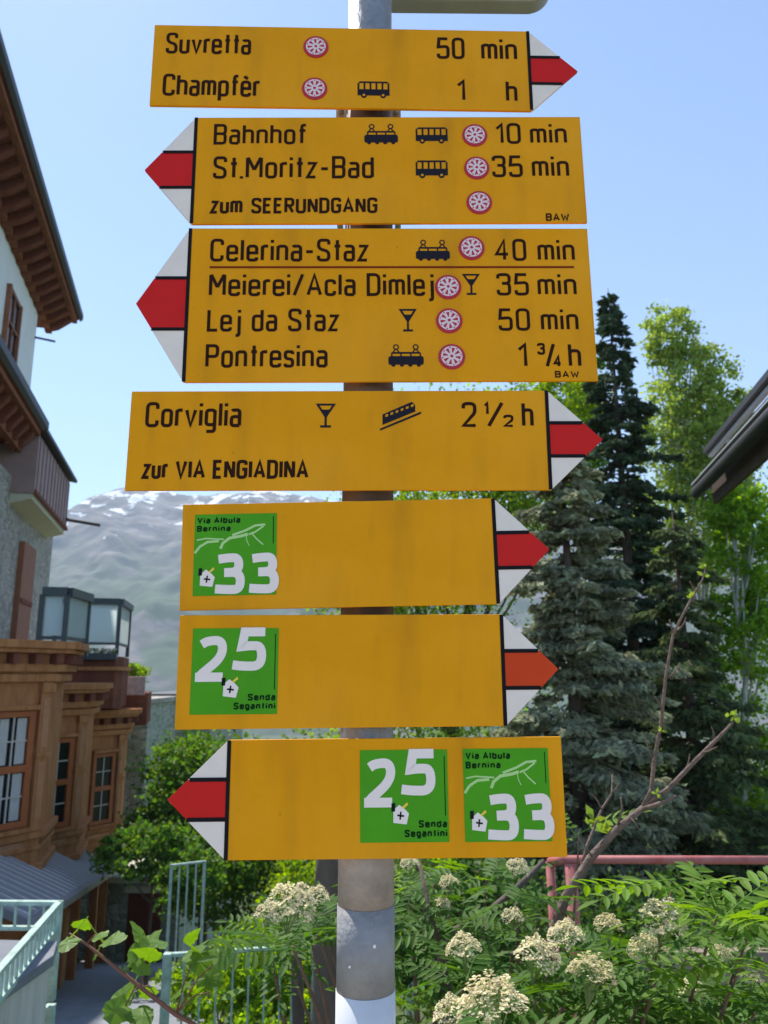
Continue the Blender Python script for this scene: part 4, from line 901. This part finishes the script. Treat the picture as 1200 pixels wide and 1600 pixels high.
def conifer(name, label, bx, by, zb, zt, R, m, seed, whorls=34, per=9, tuft=.10, width=.3, dens=1.0, droop=.35, prof=.8):
    rs = np.random.RandomState(seed); t = thing(name, label, 'spruce', (bx, by, zb), group='spruces at the right')
    H = zt - zb; wood = bark('spruce_bark', (.085, .06, .045)); mb = MB(); mb.tube([(bx, by, zb), (bx + .05, by, zb + H * .5), (bx, by, zt)], [R * .09 + .05, R * .05 + .03, .008], 10); mb.build('trunk', wood, t, smooth=True)
    mb = MB(); pos = []; axis = []
    for i in range(whorls):
        u = (i + rs.uniform(-.3, .3)) / whorls; z0_ = zb + H * (.05 + .95 * max(u, 0)); r0 = R * (1 - u) ** prof * rs.uniform(.8, 1.12) + .05
        nb = max(3, int(per * (0.5 + .5 * (1 - u))))
        for k in range(nb):
            an = rs.uniform(0, 2 * math.pi); L_ = r0 * rs.uniform(.5, 1.22) * (1 + .22 * math.sin(3 * an + i * .7)); d = np.array([math.cos(an), math.sin(an), 0]); side = np.array([-d[1], d[0], 0])
            n = 7; pts = []; z = z0_ + rs.uniform(-1.6, 1.6) * H / whorls * (1.2 if u < .93 else .2)
            for j in range(n + 1):
                s = j / n; q = np.array([bx, by, z]) + d * L_ * s; q[2] += L_ * (.10 * s - droop * s * s + .22 * s ** 3.5) ; pts.append(q)
            if rs.uniform() < .6: mb.tube([tuple(p) for p in pts[::2]] , [.022 * (1 - .8 * j / 3) * (R + .5) / 2 for j in range(len(pts[::2]))], 4, cap=False)
            # side sprays along the branch
            cnt = int(dens * (10 + 46 * L_))
            s = rs.uniform(.18, 1.0, cnt) ** .75; base = np.array([np.array([np.interp(v, np.linspace(0, 1, n + 1), [p[c] for p in pts]) for c in range(3)]) for v in s])
            sg = rs.choice([-1, 1], cnt); ln = L_ * .30 * (1.08 - s) + tuft * .6
            f = rs.uniform(.1, 1.0, cnt); off = (side * sg[:, None] + d * .55) * (ln * f)[:, None]; off[:, 2] -= ln * f * .35 + rs.uniform(0, .06, cnt)
            pos.append(base + off + rs.normal(size=(cnt, 3)) * .02); ax = side * sg[:, None] * rs.uniform(.3, 1.0, (cnt, 1)) + d * rs.uniform(.3, .9, (cnt, 1)) + np.array([0, 0, -.35]) + rs.normal(size=(cnt, 3)) * .28
            axis.append(ax)
    # leading tuft
    P = np.concatenate(pos); A = np.concatenate(axis) + rs.normal(size=(len(P), 3)) * .25; A /= np.linalg.norm(A, axis=1)[:, None]
    n = len(P); b = rs.normal(size=(n, 3)); b -= A * (A * b).sum(1)[:, None]; b /= np.linalg.norm(b, axis=1)[:, None]
    s = tuft * rs.uniform(.6, 1.3, (n, 1)); P = P - np.array([bx, by, zb]); c = np.cross(A, b)
    V = np.stack([P - A * s * .5, P + b * s * width * .5, P + A * s * .6, P - b * s * width * .5], 1).reshape(-1, 3)
    V2 = np.stack([P - A * s * .5, P + c * s * width * .5, P + A * s * .6, P - c * s * width * .5], 1).reshape(-1, 3)
    VV = np.concatenate([V, V2]); F = np.arange(len(VV)).reshape(-1, 4)
    link('needle_crown', npmesh('needle_crown', VV, F, m), t); mb.build('limb', wood, t, kind='stuff')
    return t
L_DARK = mat('leaf_mid_green', (.105, .205, .033), rough=.6, spec=.25, island=.5, trans=.45)
N_DEEP = mat('needles_deep_green', (.075, .115, .06), rough=.7, spec=.2, island=.6, trans=.2, var=.5, vscale=1.8)
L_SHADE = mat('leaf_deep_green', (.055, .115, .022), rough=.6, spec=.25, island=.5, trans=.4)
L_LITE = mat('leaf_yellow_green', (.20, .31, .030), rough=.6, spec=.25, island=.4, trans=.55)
L_BIRCH = mat('leaf_birch_green', (.27, .36, .08), rough=.6, spec=.25, island=.4, trans=.5)
L_RIGHT = mat('leaf_fresh_green', (.20, .34, .035), rough=.6, spec=.25, island=.45, trans=.62)
N_BLUE = mat('needles_blue_grey', (.30, .315, .20), rough=.7, spec=.2, island=.6, trans=.25, var=.45, vscale=2.2)
N_DARK = mat('needles_dark_green', (.12, .16, .065), rough=.7, spec=.2, island=.6, trans=.25, var=.5, vscale=1.8)
def E_(px, py, Y, rxp, rzp, n, dep=1.0):
    """crown ellipsoid surveyed from the photograph: centre at a pixel and depth, radii in pixels"""
    c = at(px, py, Y); k = Y / FPX * 1.02; return (c.x, c.y, c.z, rxp * k, rxp * k * dep, rzp * k, n)
# left and centre
def bxy(px, Y): p = at(px, 1300, Y); return p.x, p.y
x, y = bxy(325, 20); leafy_tree('garden_tree', 'mid green leafy tree in front of the far stone house', 'tree', x, y, [E_(300, 1225, 20, 80, 70, 7000), E_(370, 1270, 20, 110, 120, 8000), E_(262, 1300, 19, 60, 55, 5000)], .10, L_DARK, .14, 'trees behind the signpost', 3, 26)
x, y = bxy(450, 17); leafy_tree('garden_tree', 'leafy tree left of the post, seen above the garden fence', 'tree', x, y, [E_(430, 1290, 17, 110, 100, 8000), E_(350, 1375, 17, 85, 60, 5000), E_(500, 1240, 17, 90, 90, 5000)], .09, L_DARK, .12, 'trees behind the signpost', 4, 22)
x, y = bxy(240, 15); leafy_tree('leafy_shrub', 'leafy shrub standing between the hotel canopy and the red-brown door', 'shrub', x, y, [E_(235, 1330, 15, 75, 36, 5200), E_(185, 1318, 15, 34, 22, 1500), E_(300, 1370, 14.5, 55, 40, 3500)], .075, L_DARK, .05, 'shrubs by the garden fence', 5, 10)
x, y = bxy(470, 11); leafy_tree('leafy_shrub', 'sunlit yellow-green shrub directly left of the post behind the fence', 'shrub', x, y, [E_(475, 1400, 11, 62, 60, 4200), E_(500, 1530, 10, 62, 75, 4200), E_(425, 1560, 10, 55, 60, 3000)], .055, L_LITE, .05, 'shrubs by the garden fence', 6, 12)
x, y = bxy(350, 9); leafy_tree('leafy_shrub', 'green shrub behind the bars of the garden fence', 'shrub', x, y, [E_(375, 1510, 9.5, 70, 55, 3400), E_(300, 1545, 9.5, 45, 45, 1500), E_(400, 1590, 9, 75, 40, 2500)], .05, L_RIGHT, .04, 'shrubs by the garden fence', 7, 12)
x, y = bxy(700, 22); leafy_tree('ash_tree', 'large light green tree rising directly behind the signs', 'tree', x, y, [E_(700, 800, 22, 160, 190, 14000), E_(600, 900, 22, 110, 130, 7000), E_(800, 740, 22, 110, 140, 9000), E_(690, 1150, 21, 200, 220, 12000), E_(870, 640, 22, 75, 80, 4500)], .105, L_LITE, .22, 'trees behind the signpost', 8, 40)
# right
b0 = at(905, 1300, 13); conifer('blue_spruce', 'broad grey-blue spruce just right of the sign points', b0.x, b0.y, ground_z(b0.x, b0.y), at(905, 655, 13).z, 1.85, N_BLUE, 11, 44, 12, .15, .42, 2.6, droop=.42, prof=.55)
b0 = at(1006, 1300, 19); conifer('tall_spruce', 'tall dark narrow spruce whose tip stands highest against the sky', b0.x, b0.y, ground_z(b0.x, b0.y), at(987, 450, 19).z, 2.0, N_DEEP, 12, 60, 12, .18, .42, 1.8, droop=.5, prof=.66)
b0 = at(1090, 1300, 15.5); conifer('dark_spruce', 'low dark spruce filling the shade behind the bare branches', b0.x, b0.y, ground_z(b0.x, b0.y), at(1085, 800, 15.5).z, 1.9, N_DARK, 13, 34, 11, .18, .42, 1.9, droop=.45, prof=.6)
x, y = bxy(1075, 26); leafy_tree('birch_tree', 'pale yellow-green birch with open crown behind the tall spruce', 'birch', x, y, [E_(1042, 525, 26, 44, 60, 3300), E_(1085, 590, 26, 62, 80, 4200), E_(1125, 690, 26, 60, 80, 3600), E_(1040, 680, 26, 60, 90, 3600), E_(1080, 830, 26, 80, 100, 4600), E_(1150, 640, 26, 30, 45, 1300), E_(1010, 820, 26, 60, 80, 2200), E_(1120, 760, 26, 70, 80, 5000), E_(1090, 700, 26, 70, 110, 5000)], .12, L_BIRCH, .13, 'birches at the right', 9, 40, bark('birch_bark', (.45, .43, .40)), clump=.24, per=45)
x, y = bxy(1180, 17); leafy_tree('birch_tree', 'fresh green birch at the right edge below the shelter roof', 'birch', x, y, [E_(1165, 850, 17, 66, 95, 4300), E_(1180, 1010, 17, 70, 100, 4600), E_(1170, 1190, 17, 66, 95, 3600), E_(1215, 900, 17, 60, 120, 3500), E_(1150, 800, 17, 45, 45, 3000), E_(1110, 1080, 17, 35, 80, 2500), E_(1120, 960, 17, 30, 40, 900), E_(1130, 1290, 17, 60, 60, 2200)], .085, L_RIGHT, .12, 'birches at the right', 10, 30, bark('birch_bark', (.45, .43, .40)), clump=.26, per=60)
x, y = bxy(925, 24); leafy_tree('birch_tree', 'bluish green slender tree showing between the third sign and the tall spruce', 'birch', x, y, [E_(938, 560, 24, 16, 45, 700), E_(915, 640, 24, 40, 60, 2400), E_(905, 740, 24, 60, 70, 3000)], .11, L_DARK, .09, 'birches at the right', 14, 14, clump=.3, per=50)
# low dark shrubbery behind the red railing and the far wood in the valley
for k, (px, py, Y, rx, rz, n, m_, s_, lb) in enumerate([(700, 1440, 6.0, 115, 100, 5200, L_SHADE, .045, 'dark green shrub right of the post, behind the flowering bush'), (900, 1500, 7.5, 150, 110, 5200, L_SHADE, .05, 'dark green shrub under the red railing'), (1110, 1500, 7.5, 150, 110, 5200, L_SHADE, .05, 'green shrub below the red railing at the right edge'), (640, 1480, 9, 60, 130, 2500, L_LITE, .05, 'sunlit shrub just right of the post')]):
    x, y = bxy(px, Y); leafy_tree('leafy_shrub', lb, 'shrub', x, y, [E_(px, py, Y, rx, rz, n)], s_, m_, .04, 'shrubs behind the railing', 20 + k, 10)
def far_wood():
    rs = np.random.RandomState(5); pts = []
    for k in range(230):
        y_ = rs.uniform(55, 160); x_ = rs.uniform(-1, 1) * y_ * .75
        if x_ < -y_ * .36 and y_ < 60: continue
        h = rs.uniform(5, 9); r = h * .28; n = 420; z0 = ground_z(x_, y_); q = rs.normal(size=(n, 3)) * .5; u = rs.uniform(0, 1, n)
        P = np.stack([x_ + q[:, 0] * r * (1.15 - u), y_ + q[:, 1] * r * (1.15 - u), z0 + h * (.1 + .9 * u)], 1); pts.append(P)
    V, F = leaf_quads(np.concatenate(pts), .55, rs=rs); link('far_wood', npmesh('far_wood', V, F, N_DARK), kind='stuff')
far_wood()
# small planter shrub on the hotel terrace
x = at(212, 1050, 27); th = thing('terrace_shrub', 'small bright shrub growing on the roof terrace of the last bay', 'shrub', (x.x, 27, x.z - .6))
P, _c = crown_points([(x.x, 27, x.z, .42, .4, .42, 900)], np.random.RandomState(3), .4, 60); V, F = leaf_quads(P - np.array([x.x, 27, x.z - .6]), .09); link('crown', npmesh('crown', V, F, L_LITE), th)
MB().tube([(x.x, 27, x.z - .6), (x.x, 27, x.z)], .03, 6).build('stem', bark(), th)

# ---- flowering rowan: trunk behind the post, stems, pinnate leaves, cream flower heads
M_RB = bark('rowan_bark', (.10, .075, .06)); M_TWIG = mat('rowan_twig', (.14, .085, .06), rough=.8, var=.3, vscale=20)
M_RL = mat('rowan_leaf', (.085, .18, .026), rough=.6, spec=.25, island=.25, trans=.42, var=.25, vscale=3)
M_RLY = mat('young_rowan_leaf', (.17, .30, .04), rough=.6, spec=.25, island=.2, trans=.5, var=.2, vscale=3)
M_FLOW = mat('rowan_blossom', (.76, .70, .47), rough=.85, spec=.1, island=.28, trans=.15); M_FSTEM = mat('blossom_stem', (.16, .22, .06), rough=.7)
def rowan_leaf_mesh(seed, m):
    rs = random.Random(seed); mb = MB(); L_ = .15; pr = 6; ax = []
    for j in range(9):
        s = j / 8; ax.append(Vector((0, L_ * s, -.030 * s * s + rs.uniform(-.001, .001))))
    mb.tube(ax, [.0011 * (1 - .5 * j / 8) for j in range(9)], 3)
    def leaflet(o, d, ln, wd):
        d = d.normalized(); sd_ = d.cross(Vector((0, 0, 1))).normalized(); up = sd_.cross(d)
        ks = [0, .25, .55, .82, 1.0]; ws = [.12, .8, 1.0, .6, .0]; k0 = len(mb.v)
        for s, w_ in zip(ks, ws):
            c = o + d * ln * s - up * (.10 * ln * s * s); mb.v += [tuple(c + sd_ * wd * w_ * .5 + up * .16 * wd * w_), tuple(c), tuple(c - sd_ * wd * w_ * .5 + up * .16 * wd * w_)]
        for i in range(4):
            a = k0 + 3 * i; mb.f += [(a, a + 1, a + 4, a + 3), (a + 1, a + 2, a + 5, a + 4)]
    for i in range(pr):
        s = .26 + .66 * i / (pr - 1) * .98; o = Vector((0, L_ * s, -.030 * s * s)); ln = .045 * (1 - .25 * abs(s - .55)) * rs.uniform(.88, 1.1)
        for sg in (-1, 1): leaflet(o, Vector((sg, .55 + rs.uniform(-.15, .15), rs.uniform(-.25, .05))), ln, ln * .30)
    leaflet(Vector((0, L_, -.030)), Vector((rs.uniform(-.1, .1), 1, -.3)), .044, .0135)
    me = mb.mesh('leaf', m); return me
def flower_mesh(seed):
    rs = random.Random(seed); mb = MB(); R_ = .047
    for k in range(640):
        a = rs.uniform(0, 2 * math.pi); q = math.sqrt(rs.uniform(0, 1)); lump = .0075 * math.sin(a * 3 + seed) + .005 * math.sin(q * 11 + a * 5)
        x, y = R_ * q * math.cos(a) * 1.08, R_ * q * math.sin(a); z = .034 * (1 - q ** 2.4) + lump + rs.uniform(-.002, .002)
        n = Vector((x * 9 + rs.uniform(-.4, .4), y * 9 + rs.uniform(-.4, .4), 1)).normalized(); t1 = n.orthogonal().normalized(); t2 = n.cross(t1); r = rs.uniform(.0024, .0040); k0 = len(mb.v); a0 = rs.uniform(0, 6)
        mb.v.append(tuple(Vector((x, y, z)) - n * .0008))
        for j in range(10):
            an = a0 + j * math.pi / 5; rr_ = r if j % 2 == 0 else r * .62; mb.v.append(tuple(Vector((x, y, z)) + (t1 * math.cos(an) + t2 * math.sin(an)) * rr_ + n * .0006))
        for j in range(10): mb.f.append((k0, k0 + 1 + j, k0 + 1 + (j + 1) % 10))
    me = mb.mesh('flower_head', M_FLOW); k1 = len(me.polygons)
    ms = MB()
    for k in range(16):
        a = rs.uniform(0, 6.28); q = rs.uniform(.2, .85); ms.tube([(0, 0, -.055), (R_ * q * .5 * math.cos(a), R_ * q * .5 * math.sin(a), -.015), (R_ * q * math.cos(a), R_ * q * math.sin(a), .028 * (1 - q * q))], .0009, 3, cap=False)
    return me, ms.mesh('flower_stalks', M_FSTEM)
ROWL = [rowan_leaf_mesh(i, M_RL) for i in range(4)]; ROWY = [rowan_leaf_mesh(10 + i, M_RLY) for i in range(3)]; FLO = [flower_mesh(i) for i in range(4)]
rx0 = at(509, 1500, 3.1)
rowan = thing('rowan_tree', 'flowering rowan with cream blossom heads and feathery leaves around the lower post', 'rowan', (rx0.x, 3.1, ground_z(rx0.x, 3.1)))
rinv = Matrix.Translation(-rowan.location)
q = [at(509, 1640, 3.1), at(511, 1500, 3.1), at(509, 1400, 3.1), at(514, 1330, 3.1)]
MB().tube([(q[0].x + .03, 3.12, ground_z(0, 3.1) - .1), (q[0].x + .01, 3.1, q[0].z), tuple(q[1]), tuple(q[2]), tuple(q[3]), (q[3].x + .05, 3.1, q[3].z + .4)], [.066, .058, .052, .049, .044, .02], 14).build('trunk', M_RB, rowan, smooth=True)
q = [at(468, 1640, 3.3), at(463, 1500, 3.3), at(462, 1440, 3.3), at(480, 1380, 3.3)]
MB().tube([(q[0].x + .1, 3.3, ground_z(0, 3.3) - .1)] + [tuple(v) for v in q], [.03, .026, .022, .018, .012], 10).build('trunk', M_RB, rowan, smooth=True)
NL = [0]
stuff_v = []
def put(me, loc, rot, sc, name):
    o = bpy.data.objects.new(name, me); C.objects.link(o); o.parent = rowan; o.location = rinv @ Vector(loc); o.rotation_euler = rot; o.scale = (sc,) * 3; return o
def spray(c, n, young=False, sc=1.0, rs=random.Random(3), up=.1, spread=6.283, a0=0):
    for k in range(n):
        an = a0 + spread * k / n + rs.uniform(-.35, .35); el = rs.uniform(-.25, .55) + up
        me = rs.choice(ROWY if young else ROWL)
        if NL[0] < 292: put(me, c + Vector((rs.uniform(-.01, .01), rs.uniform(-.01, .01), rs.uniform(-.02, .02))), (el, rs.uniform(-.5, .5), an), sc * rs.uniform(.75, 1.1), 'leaf'); NL[0] += 1
rr_ = random.Random(11)
heads = [(458, 1430, 1.45, 1.1), (835, 1510, 1.40, .95), (1028, 1455, 1.35, 1.0), (918, 1540, 1.38, 1.0), (765, 1592, 1.10, 1.15), (945, 1462, 1.55, .68), (1003, 1500, 1.42, .8), (722, 1498, 1.5, .85), (806, 1370, 1.7, .6), (798, 1446, 1.65, .55), (880, 1478, 1.45, .8), (1116, 1506, 1.5, .55), (706, 1600, 1.35, .85), (422, 1442, 1.65, .7), (497, 1416, 1.6, .65), (700, 1392, 1.8, .55), (690, 1425, 1.9, .5), (1070, 1560, 1.5, .6), (640, 1362, 1.9, .55), (1165, 1545, 1.45, .5)]
src = {}
def stem(c, m=M_TWIG, r=.005, base=None):
    """twig from the shrub's foot to a spray"""
    c = Vector(c); b = Vector(base or (c.x * .55 + .12, max(c.y + .25, 1.9), -1.55)); mid = b.lerp(c, .6) + Vector((rr_.uniform(-.06, .06), .1, .05))
    mb = MB(); pts = []
    for i in range(9):
        u = i / 8; pts.append(b * (1 - u) ** 2 + mid * 2 * u * (1 - u) + c * u * u)
    mb.tube(pts, [r * (2.2 - 1.7 * i / 8) for i in range(9)], 7); mb.build('twig', m, rowan, smooth=True)
for (px, py, Y, s) in heads:
    c = at(px, py, Y); f, st = rr_.choice(FLO); rz = rr_.uniform(0, 6.28); tl = (rr_.uniform(.15, .6), rr_.uniform(-.3, .3), rz)
    s *= .80; o = put(f, c + Vector((0, -.03, .022)), (tl[0] * .0 + rr_.uniform(-.35, .35), rr_.uniform(-.35, .35), rz), s, 'flower_head')
    o2 = bpy.data.objects.new('flower_stalks', st); C.objects.link(o2); o2.parent = o
    spray(c - Vector((0, -.01, .05)), 6, False, .95, rr_, up=-.05); stem(c - Vector((0, 0, .05)))
for (px, py, Y, n, yg) in [(1050, 1392, 1.35, 6, 1), (1120, 1432, 1.30, 6, 1), (1178, 1440, 1.40, 6, 1), (1160, 1500, 1.30, 6, 1), (660, 1420, 2.0, 7, 0), (720, 1425, 2.0, 7, 0), (680, 1375, 2.2, 6, 1), (760, 1375, 2.1, 6, 0), (740, 1530, 1.6, 7, 0), (960, 1500, 1.8, 7, 0), (860, 1560, 1.5, 7, 0), (960, 1580, 1.5, 7, 0), (1060, 1570, 1.5, 7, 0), (1130, 1560, 1.6, 7, 0), (1080, 1480, 1.8, 7, 0), (650, 1510, 1.9, 7, 0), (640, 1580, 1.8, 7, 1), (480, 1440, 1.6, 6, 0), (505, 1450, 1.9, 6, 0), (1010, 1540, 1.6, 6, 1), (905, 1300, 2.2, 3, 1), (435, 1470, 2.0, 5, 0), (650, 1345, 2.3, 5, 1), (1190, 1570, 1.4, 6, 0)]:
    c = at(px, py, Y); spray(c, n, yg, 1.0, rr_, up=.12); stem(c, r=.004)
# further leaves past the limit, joined
def rowan_rest():
    vs = []; fs = []; k = 0; rs = random.Random(9)
    for i in range(90):
        px = rs.uniform(625, 1230); py = rs.uniform(1460, 1640); Y = rs.uniform(1.9, 3.0)
        if py < 1440 and rs.random() < .45: continue
        c = rinv @ at(px, py, Y); me = rs.choice(ROWL); M = Matrix.Translation(c) @ Matrix.Rotation(rs.uniform(0, 6.28), 4, 'Z') @ Matrix.Rotation(rs.uniform(-.6, .5), 4, 'X')
        co = [M @ v.co for v in me.vertices]; vs += [tuple(v) for v in co]; fs += [tuple(j + k for j in p.vertices) for p in me.polygons]; k += len(co)
    me = bpy.data.meshes.new('leafage'); me.from_pydata(vs, [], fs); me.materials.append(M_RL); me.update(); link('leafage', me, rowan, 'stuff')
rowan_rest()
# dark arching limb of the rowan
q = [at(702, 1640, 1.8), at(695, 1540, 1.8), at(690, 1492, 1.8), at(712, 1455, 1.8), at(765, 1425, 1.8), at(805, 1390, 1.85), at(850, 1345, 1.9)]
MB().tube(q, [.016, .014, .012, .010, .009, .007, .005], 10).build('limb', M_RB, rowan, smooth=True)
q = [at(690, 1492, 1.8), at(672, 1430, 1.85), at(655, 1345, 1.9)]
MB().tube(q, [.007, .005, .004], 8).build('limb', M_RB, rowan, smooth=True)

# ---- bare pruned branch on the right
M_BARE = mat('bare_bark', (.17, .115, .09), rough=.85, var=.35, vscale=40, bump=.5, bscale=90)
g0 = at(840, 1700, 1.75)
bare = thing('bare_sapling', 'nearly leafless grey-brown branching sapling reaching up past the red railing', 'sapling', (g0.x, 1.75, ground_z(g0.x, 1.75)))
def bt(name, pts, r): r = [q * .68 for q in r]; MB().tube([at(a, b, c) for a, b, c in pts] if name != 'trunk' else [(g0.x, 1.75, ground_z(g0.x, 1.75) - .05)] + [at(a, b, c) for a, b, c in pts], r, 9).build(name, M_BARE, bare, smooth=True)
bt('trunk', [(835, 1620, 1.75), (858, 1475, 1.75), (885, 1400, 1.74), (925, 1338, 1.73), (965, 1295, 1.72), (1005, 1262, 1.72)], [.022, .019, .0165, .0145, .013, .011, .0095])
bt('branch', [(1003, 1264, 1.72), (1045, 1232, 1.71), (1085, 1190, 1.70), (1125, 1150, 1.69), (1146, 1128, 1.69)], [.0088, .0075, .0068, .0055, .003])
bt('branch', [(1005, 1262, 1.72), (1018, 1235, 1.72), (1022, 1190, 1.72), (1033, 1130, 1.71), (1040, 1060, 1.71), (1052, 990, 1.70), (1078, 940, 1.70), (1098, 905, 1.70), (1104, 882, 1.70)], [.0085, .0072, .0062, .0055, .005, .0045, .0038, .0028, .0015])
bt('branch', [(1000, 1266, 1.72), (1030, 1256, 1.70), (1056, 1244, 1.69)], [.008, .0065, .004])
bt('branch', [(905, 1368, 1.74), (918, 1320, 1.76), (940, 1265, 1.78), (956, 1240, 1.79), (957, 1210, 1.80)], [.007, .005, .0042, .0034, .0018])
bt('branch', [(965, 1294, 1.72), (972, 1262, 1.71), (970, 1245, 1.71)], [.005, .003, .0018])
bt('branch', [(1022, 1195, 1.72), (1012, 1165, 1.73), (1008, 1150, 1.73)], [.0035, .0025, .0012])
bt('branch', [(1100, 1176, 1.69), (1112, 1172, 1.68)], [.003, .0015]); bt('branch', [(1052, 990, 1.70), (1046, 968, 1.70)], [.003, .0015])
bt('branch', [(1088, 925, 1.70), (1097, 918, 1.69)], [.0022, .001])
for (p0, p1) in [((1045, 1060), (1062, 1035)), ((1028, 1150), (1042, 1128)), ((1060, 985), (1072, 965)), ((1085, 930), (1078, 908)), ((1070, 1205), (1078, 1178)), ((1100, 1175), (1122, 1166)), ((940, 1265), (925, 1240)), ((925, 1338), (905, 1312)), ((985, 1278), (1000, 1300)), ((1115, 1160), (1112, 1135)), ((1035, 1110), (1022, 1088)), ((955, 1240), (968, 1222))]:
    bt('twig', [(p0[0], p0[1], 1.71), ((p0[0] + p1[0]) / 2 + 2, (p0[1] + p1[1]) / 2, 1.705), (p1[0], p1[1], 1.70)], [.0032, .0024, .0013])
YL = mat('bud_leaf', (.20, .28, .05), rough=.5, trans=.5, island=.3)
for (px, py) in [(918, 1288), (938, 1300), (928, 1280), (1034, 1142), (1146, 1120), (1152, 1130), (1140, 1118), (1104, 884), (1100, 900), (1078, 935), (1026, 1240), (950, 1302)]:
    rs_ = random.Random(px); mb = MB(); c = at(px, py, 1.70 if px > 960 else 1.74)
    for k in range(3):
        d = Vector((rs_.uniform(-1, 1), rs_.uniform(-.5, .5), rs_.uniform(-.2, 1))).normalized(); s_ = d.cross(Vector((0, 1, .2))).normalized(); ln = rs_.uniform(.010, .022) * (1.6 if px < 960 else 1)
        k0 = len(mb.v); mb.v += [tuple(c), tuple(c + d * ln * .5 + s_ * ln * .25), tuple(c + d * ln), tuple(c + d * ln * .5 - s_ * ln * .25)]; mb.f.append((k0, k0 + 1, k0 + 2, k0 + 3))
    mb.build('bud_leaves', YL, bare)

# ---- young lobed-leaf shoot at the lower left
def lobed_leaf(seed):
    rs = random.Random(seed); mb = MB(); mb.v.append((0, .035, 0)); ring = []
    prof = [(0, .0), (-.016, .002), (-.030, .004), (-.034, .014), (-.042, .022), (-.040, .032), (-.041, .046), (-.034, .052), (-.027, .064), (-.018, .070), (-.009, .080), (0, .090)]
    full = prof + [(-x_, y_) for x_, y_ in prof[-2:0:-1]]
    for (x_, y_) in full: ring.append((x_ * rs.uniform(.85, 1.15), y_ * rs.uniform(.95, 1.08), -.35 * abs(x_) ** 1.0 * .5 - .9 * y_ * y_ + rs.uniform(-.002, .002) + .004))
    mb.v += ring; n = len(ring)
    for j in range(n): mb.f.append((0, 1 + j, 1 + (j + 1) % n))
    return mb.mesh('leaf', mat('lobed_leaf', (.13, .24, .03), rough=.5, trans=.5, var=.25, vscale=14, island=0))
LOB = [lobed_leaf(i) for i in range(4)]
s0 = at(310, 1640, 1.5); shoot = thing('leafy_shoot', 'slender reddish shoot with bright lobed leaves leaning up to the left at bottom left', 'shoot', (s0.x + .1, 1.55, ground_z(0, 1.55)))
sinv = Matrix.Translation(-shoot.location)
M_SH = mat('reddish_stem', (.17, .07, .05), rough=.6)
ax_ = [at(275, 1585, 1.5), at(220, 1543, 1.5), at(175, 1507, 1.5), at(135, 1475, 1.5), at(108, 1458, 1.5)]
MB().tube([shoot.location, (s0.x + .05, 1.52, s0.z)] + [tuple(v) for v in ax_], [.006, .005, .0042, .0036, .003, .0024, .0012], 8).build('stem', M_SH, shoot, smooth=True)
rs_ = random.Random(21)
lv = [(105, 1470, .9), (122, 1452, .7), (92, 1478, .7), (160, 1470, .8), (172, 1478, .9), (150, 1462, .6), (215, 1492, 1.0), (232, 1478, 1.0), (252, 1495, 1.0), (262, 1478, .8), (205, 1505, .8), (285, 1500, 1.0), (300, 1518, .9), (318, 1498, .9), (335, 1510, .8), (350, 1495, .7), (225, 1525, .8), (245, 1555, .8), (265, 1565, 1.0), (180, 1580, 1.0), (196, 1562, .8), (215, 1590, .9), (172, 1600, .9), (240, 1590, .9), (330, 1545, .9), (350, 1555, .8), (310, 1560, .7), (145, 1500, .5), (370, 1520, .6), (290, 1475, .6)]
for (px, py, s) in lv:
    c = at(px, py, 1.5 + rs_.uniform(-.06, .06)); o = bpy.data.objects.new('leaf', rs_.choice(LOB)); C.objects.link(o); o.parent = shoot; o.location = sinv @ c
    o.rotation_euler = (rs_.uniform(.2, 1.3), rs_.uniform(-.7, .7), rs_.uniform(-2.6, 2.6)); o.scale = (s * .62,) * 3
for j, (px, py) in enumerate([(160, 1470), (232, 1485), (300, 1505), (340, 1500), (195, 1575), (245, 1560), (330, 1550)]):
    k = min(range(len(ax_)), key=lambda i: (ax_[i] - at(px, py, 1.5)).length); a = ax_[k]; b = at(px, py, 1.5)
    MB().tube([a, a.lerp(b, .5) + Vector((0, 0, .012)), b], [.0018, .0014, .0009], 6).build('stalk', M_SH, shoot, smooth=True)

# ---- small things by the hotel
a = Matrix.Rotation(A14, 3, 'Z') @ Vector((-2.35, 22.62, .52)); pt = thing('planter_box', 'dark planter box of white flowers hung below the far glazed railing', 'planter', tuple(a), A14, local=True)
MB().box(-.48, .42, -.16, .14, -.12, .06).build('box', M_DARKM, pt, bevel=.01)
rsn = np.random.RandomState(4)
V, F = leaf_quads(np.stack([rsn.uniform(-.46, .40, 260), rsn.normal(size=260) * .07, .10 + rsn.normal(size=260) * .045], 1), .06, rs=rsn); link('foliage', npmesh('foliage', V, F, L_DARK), pt)
V, F = leaf_quads(np.stack([rsn.uniform(-.46, .40, 150), rsn.normal(size=150) * .09 - .03, .13 + rsn.normal(size=150) * .05], 1), .055, 1.2, rs=rsn); link('blossom', npmesh('blossom', V, F, M_STWHITE), pt)
a = at(222, 1540, 13.0); gz = ground_z(a.x, 13.0)
pot = thing('plant_pot', 'large dark red round pot standing on the lower street in front of the gatehouse', 'pot', (a.x, 13.0, gz + .1))
mb = MB(); zz = [.1, .15, .35, .60, .72, .74, .74, .70]; rr2 = [.20, .24, .33, .34, .30, .33, .28, .27]; top = a.z + .18 - (gz + .1)
mb.tube([(a.x, 13.0, gz + .1 + z * top / .74) for z in zz], [r * .85 for r in rr2], 28)
mb.build('bowl', mat('dark_red_glaze', (.16, .02, .02), rough=.35), pt, smooth=True)
P, _c = crown_points([(0, 0, top + .14, .26, .26, .18, 260)], np.random.RandomState(8), .5, 40); V, F = leaf_quads(P, .07); link('foliage', npmesh('foliage', V, F, L_DARK), pot)
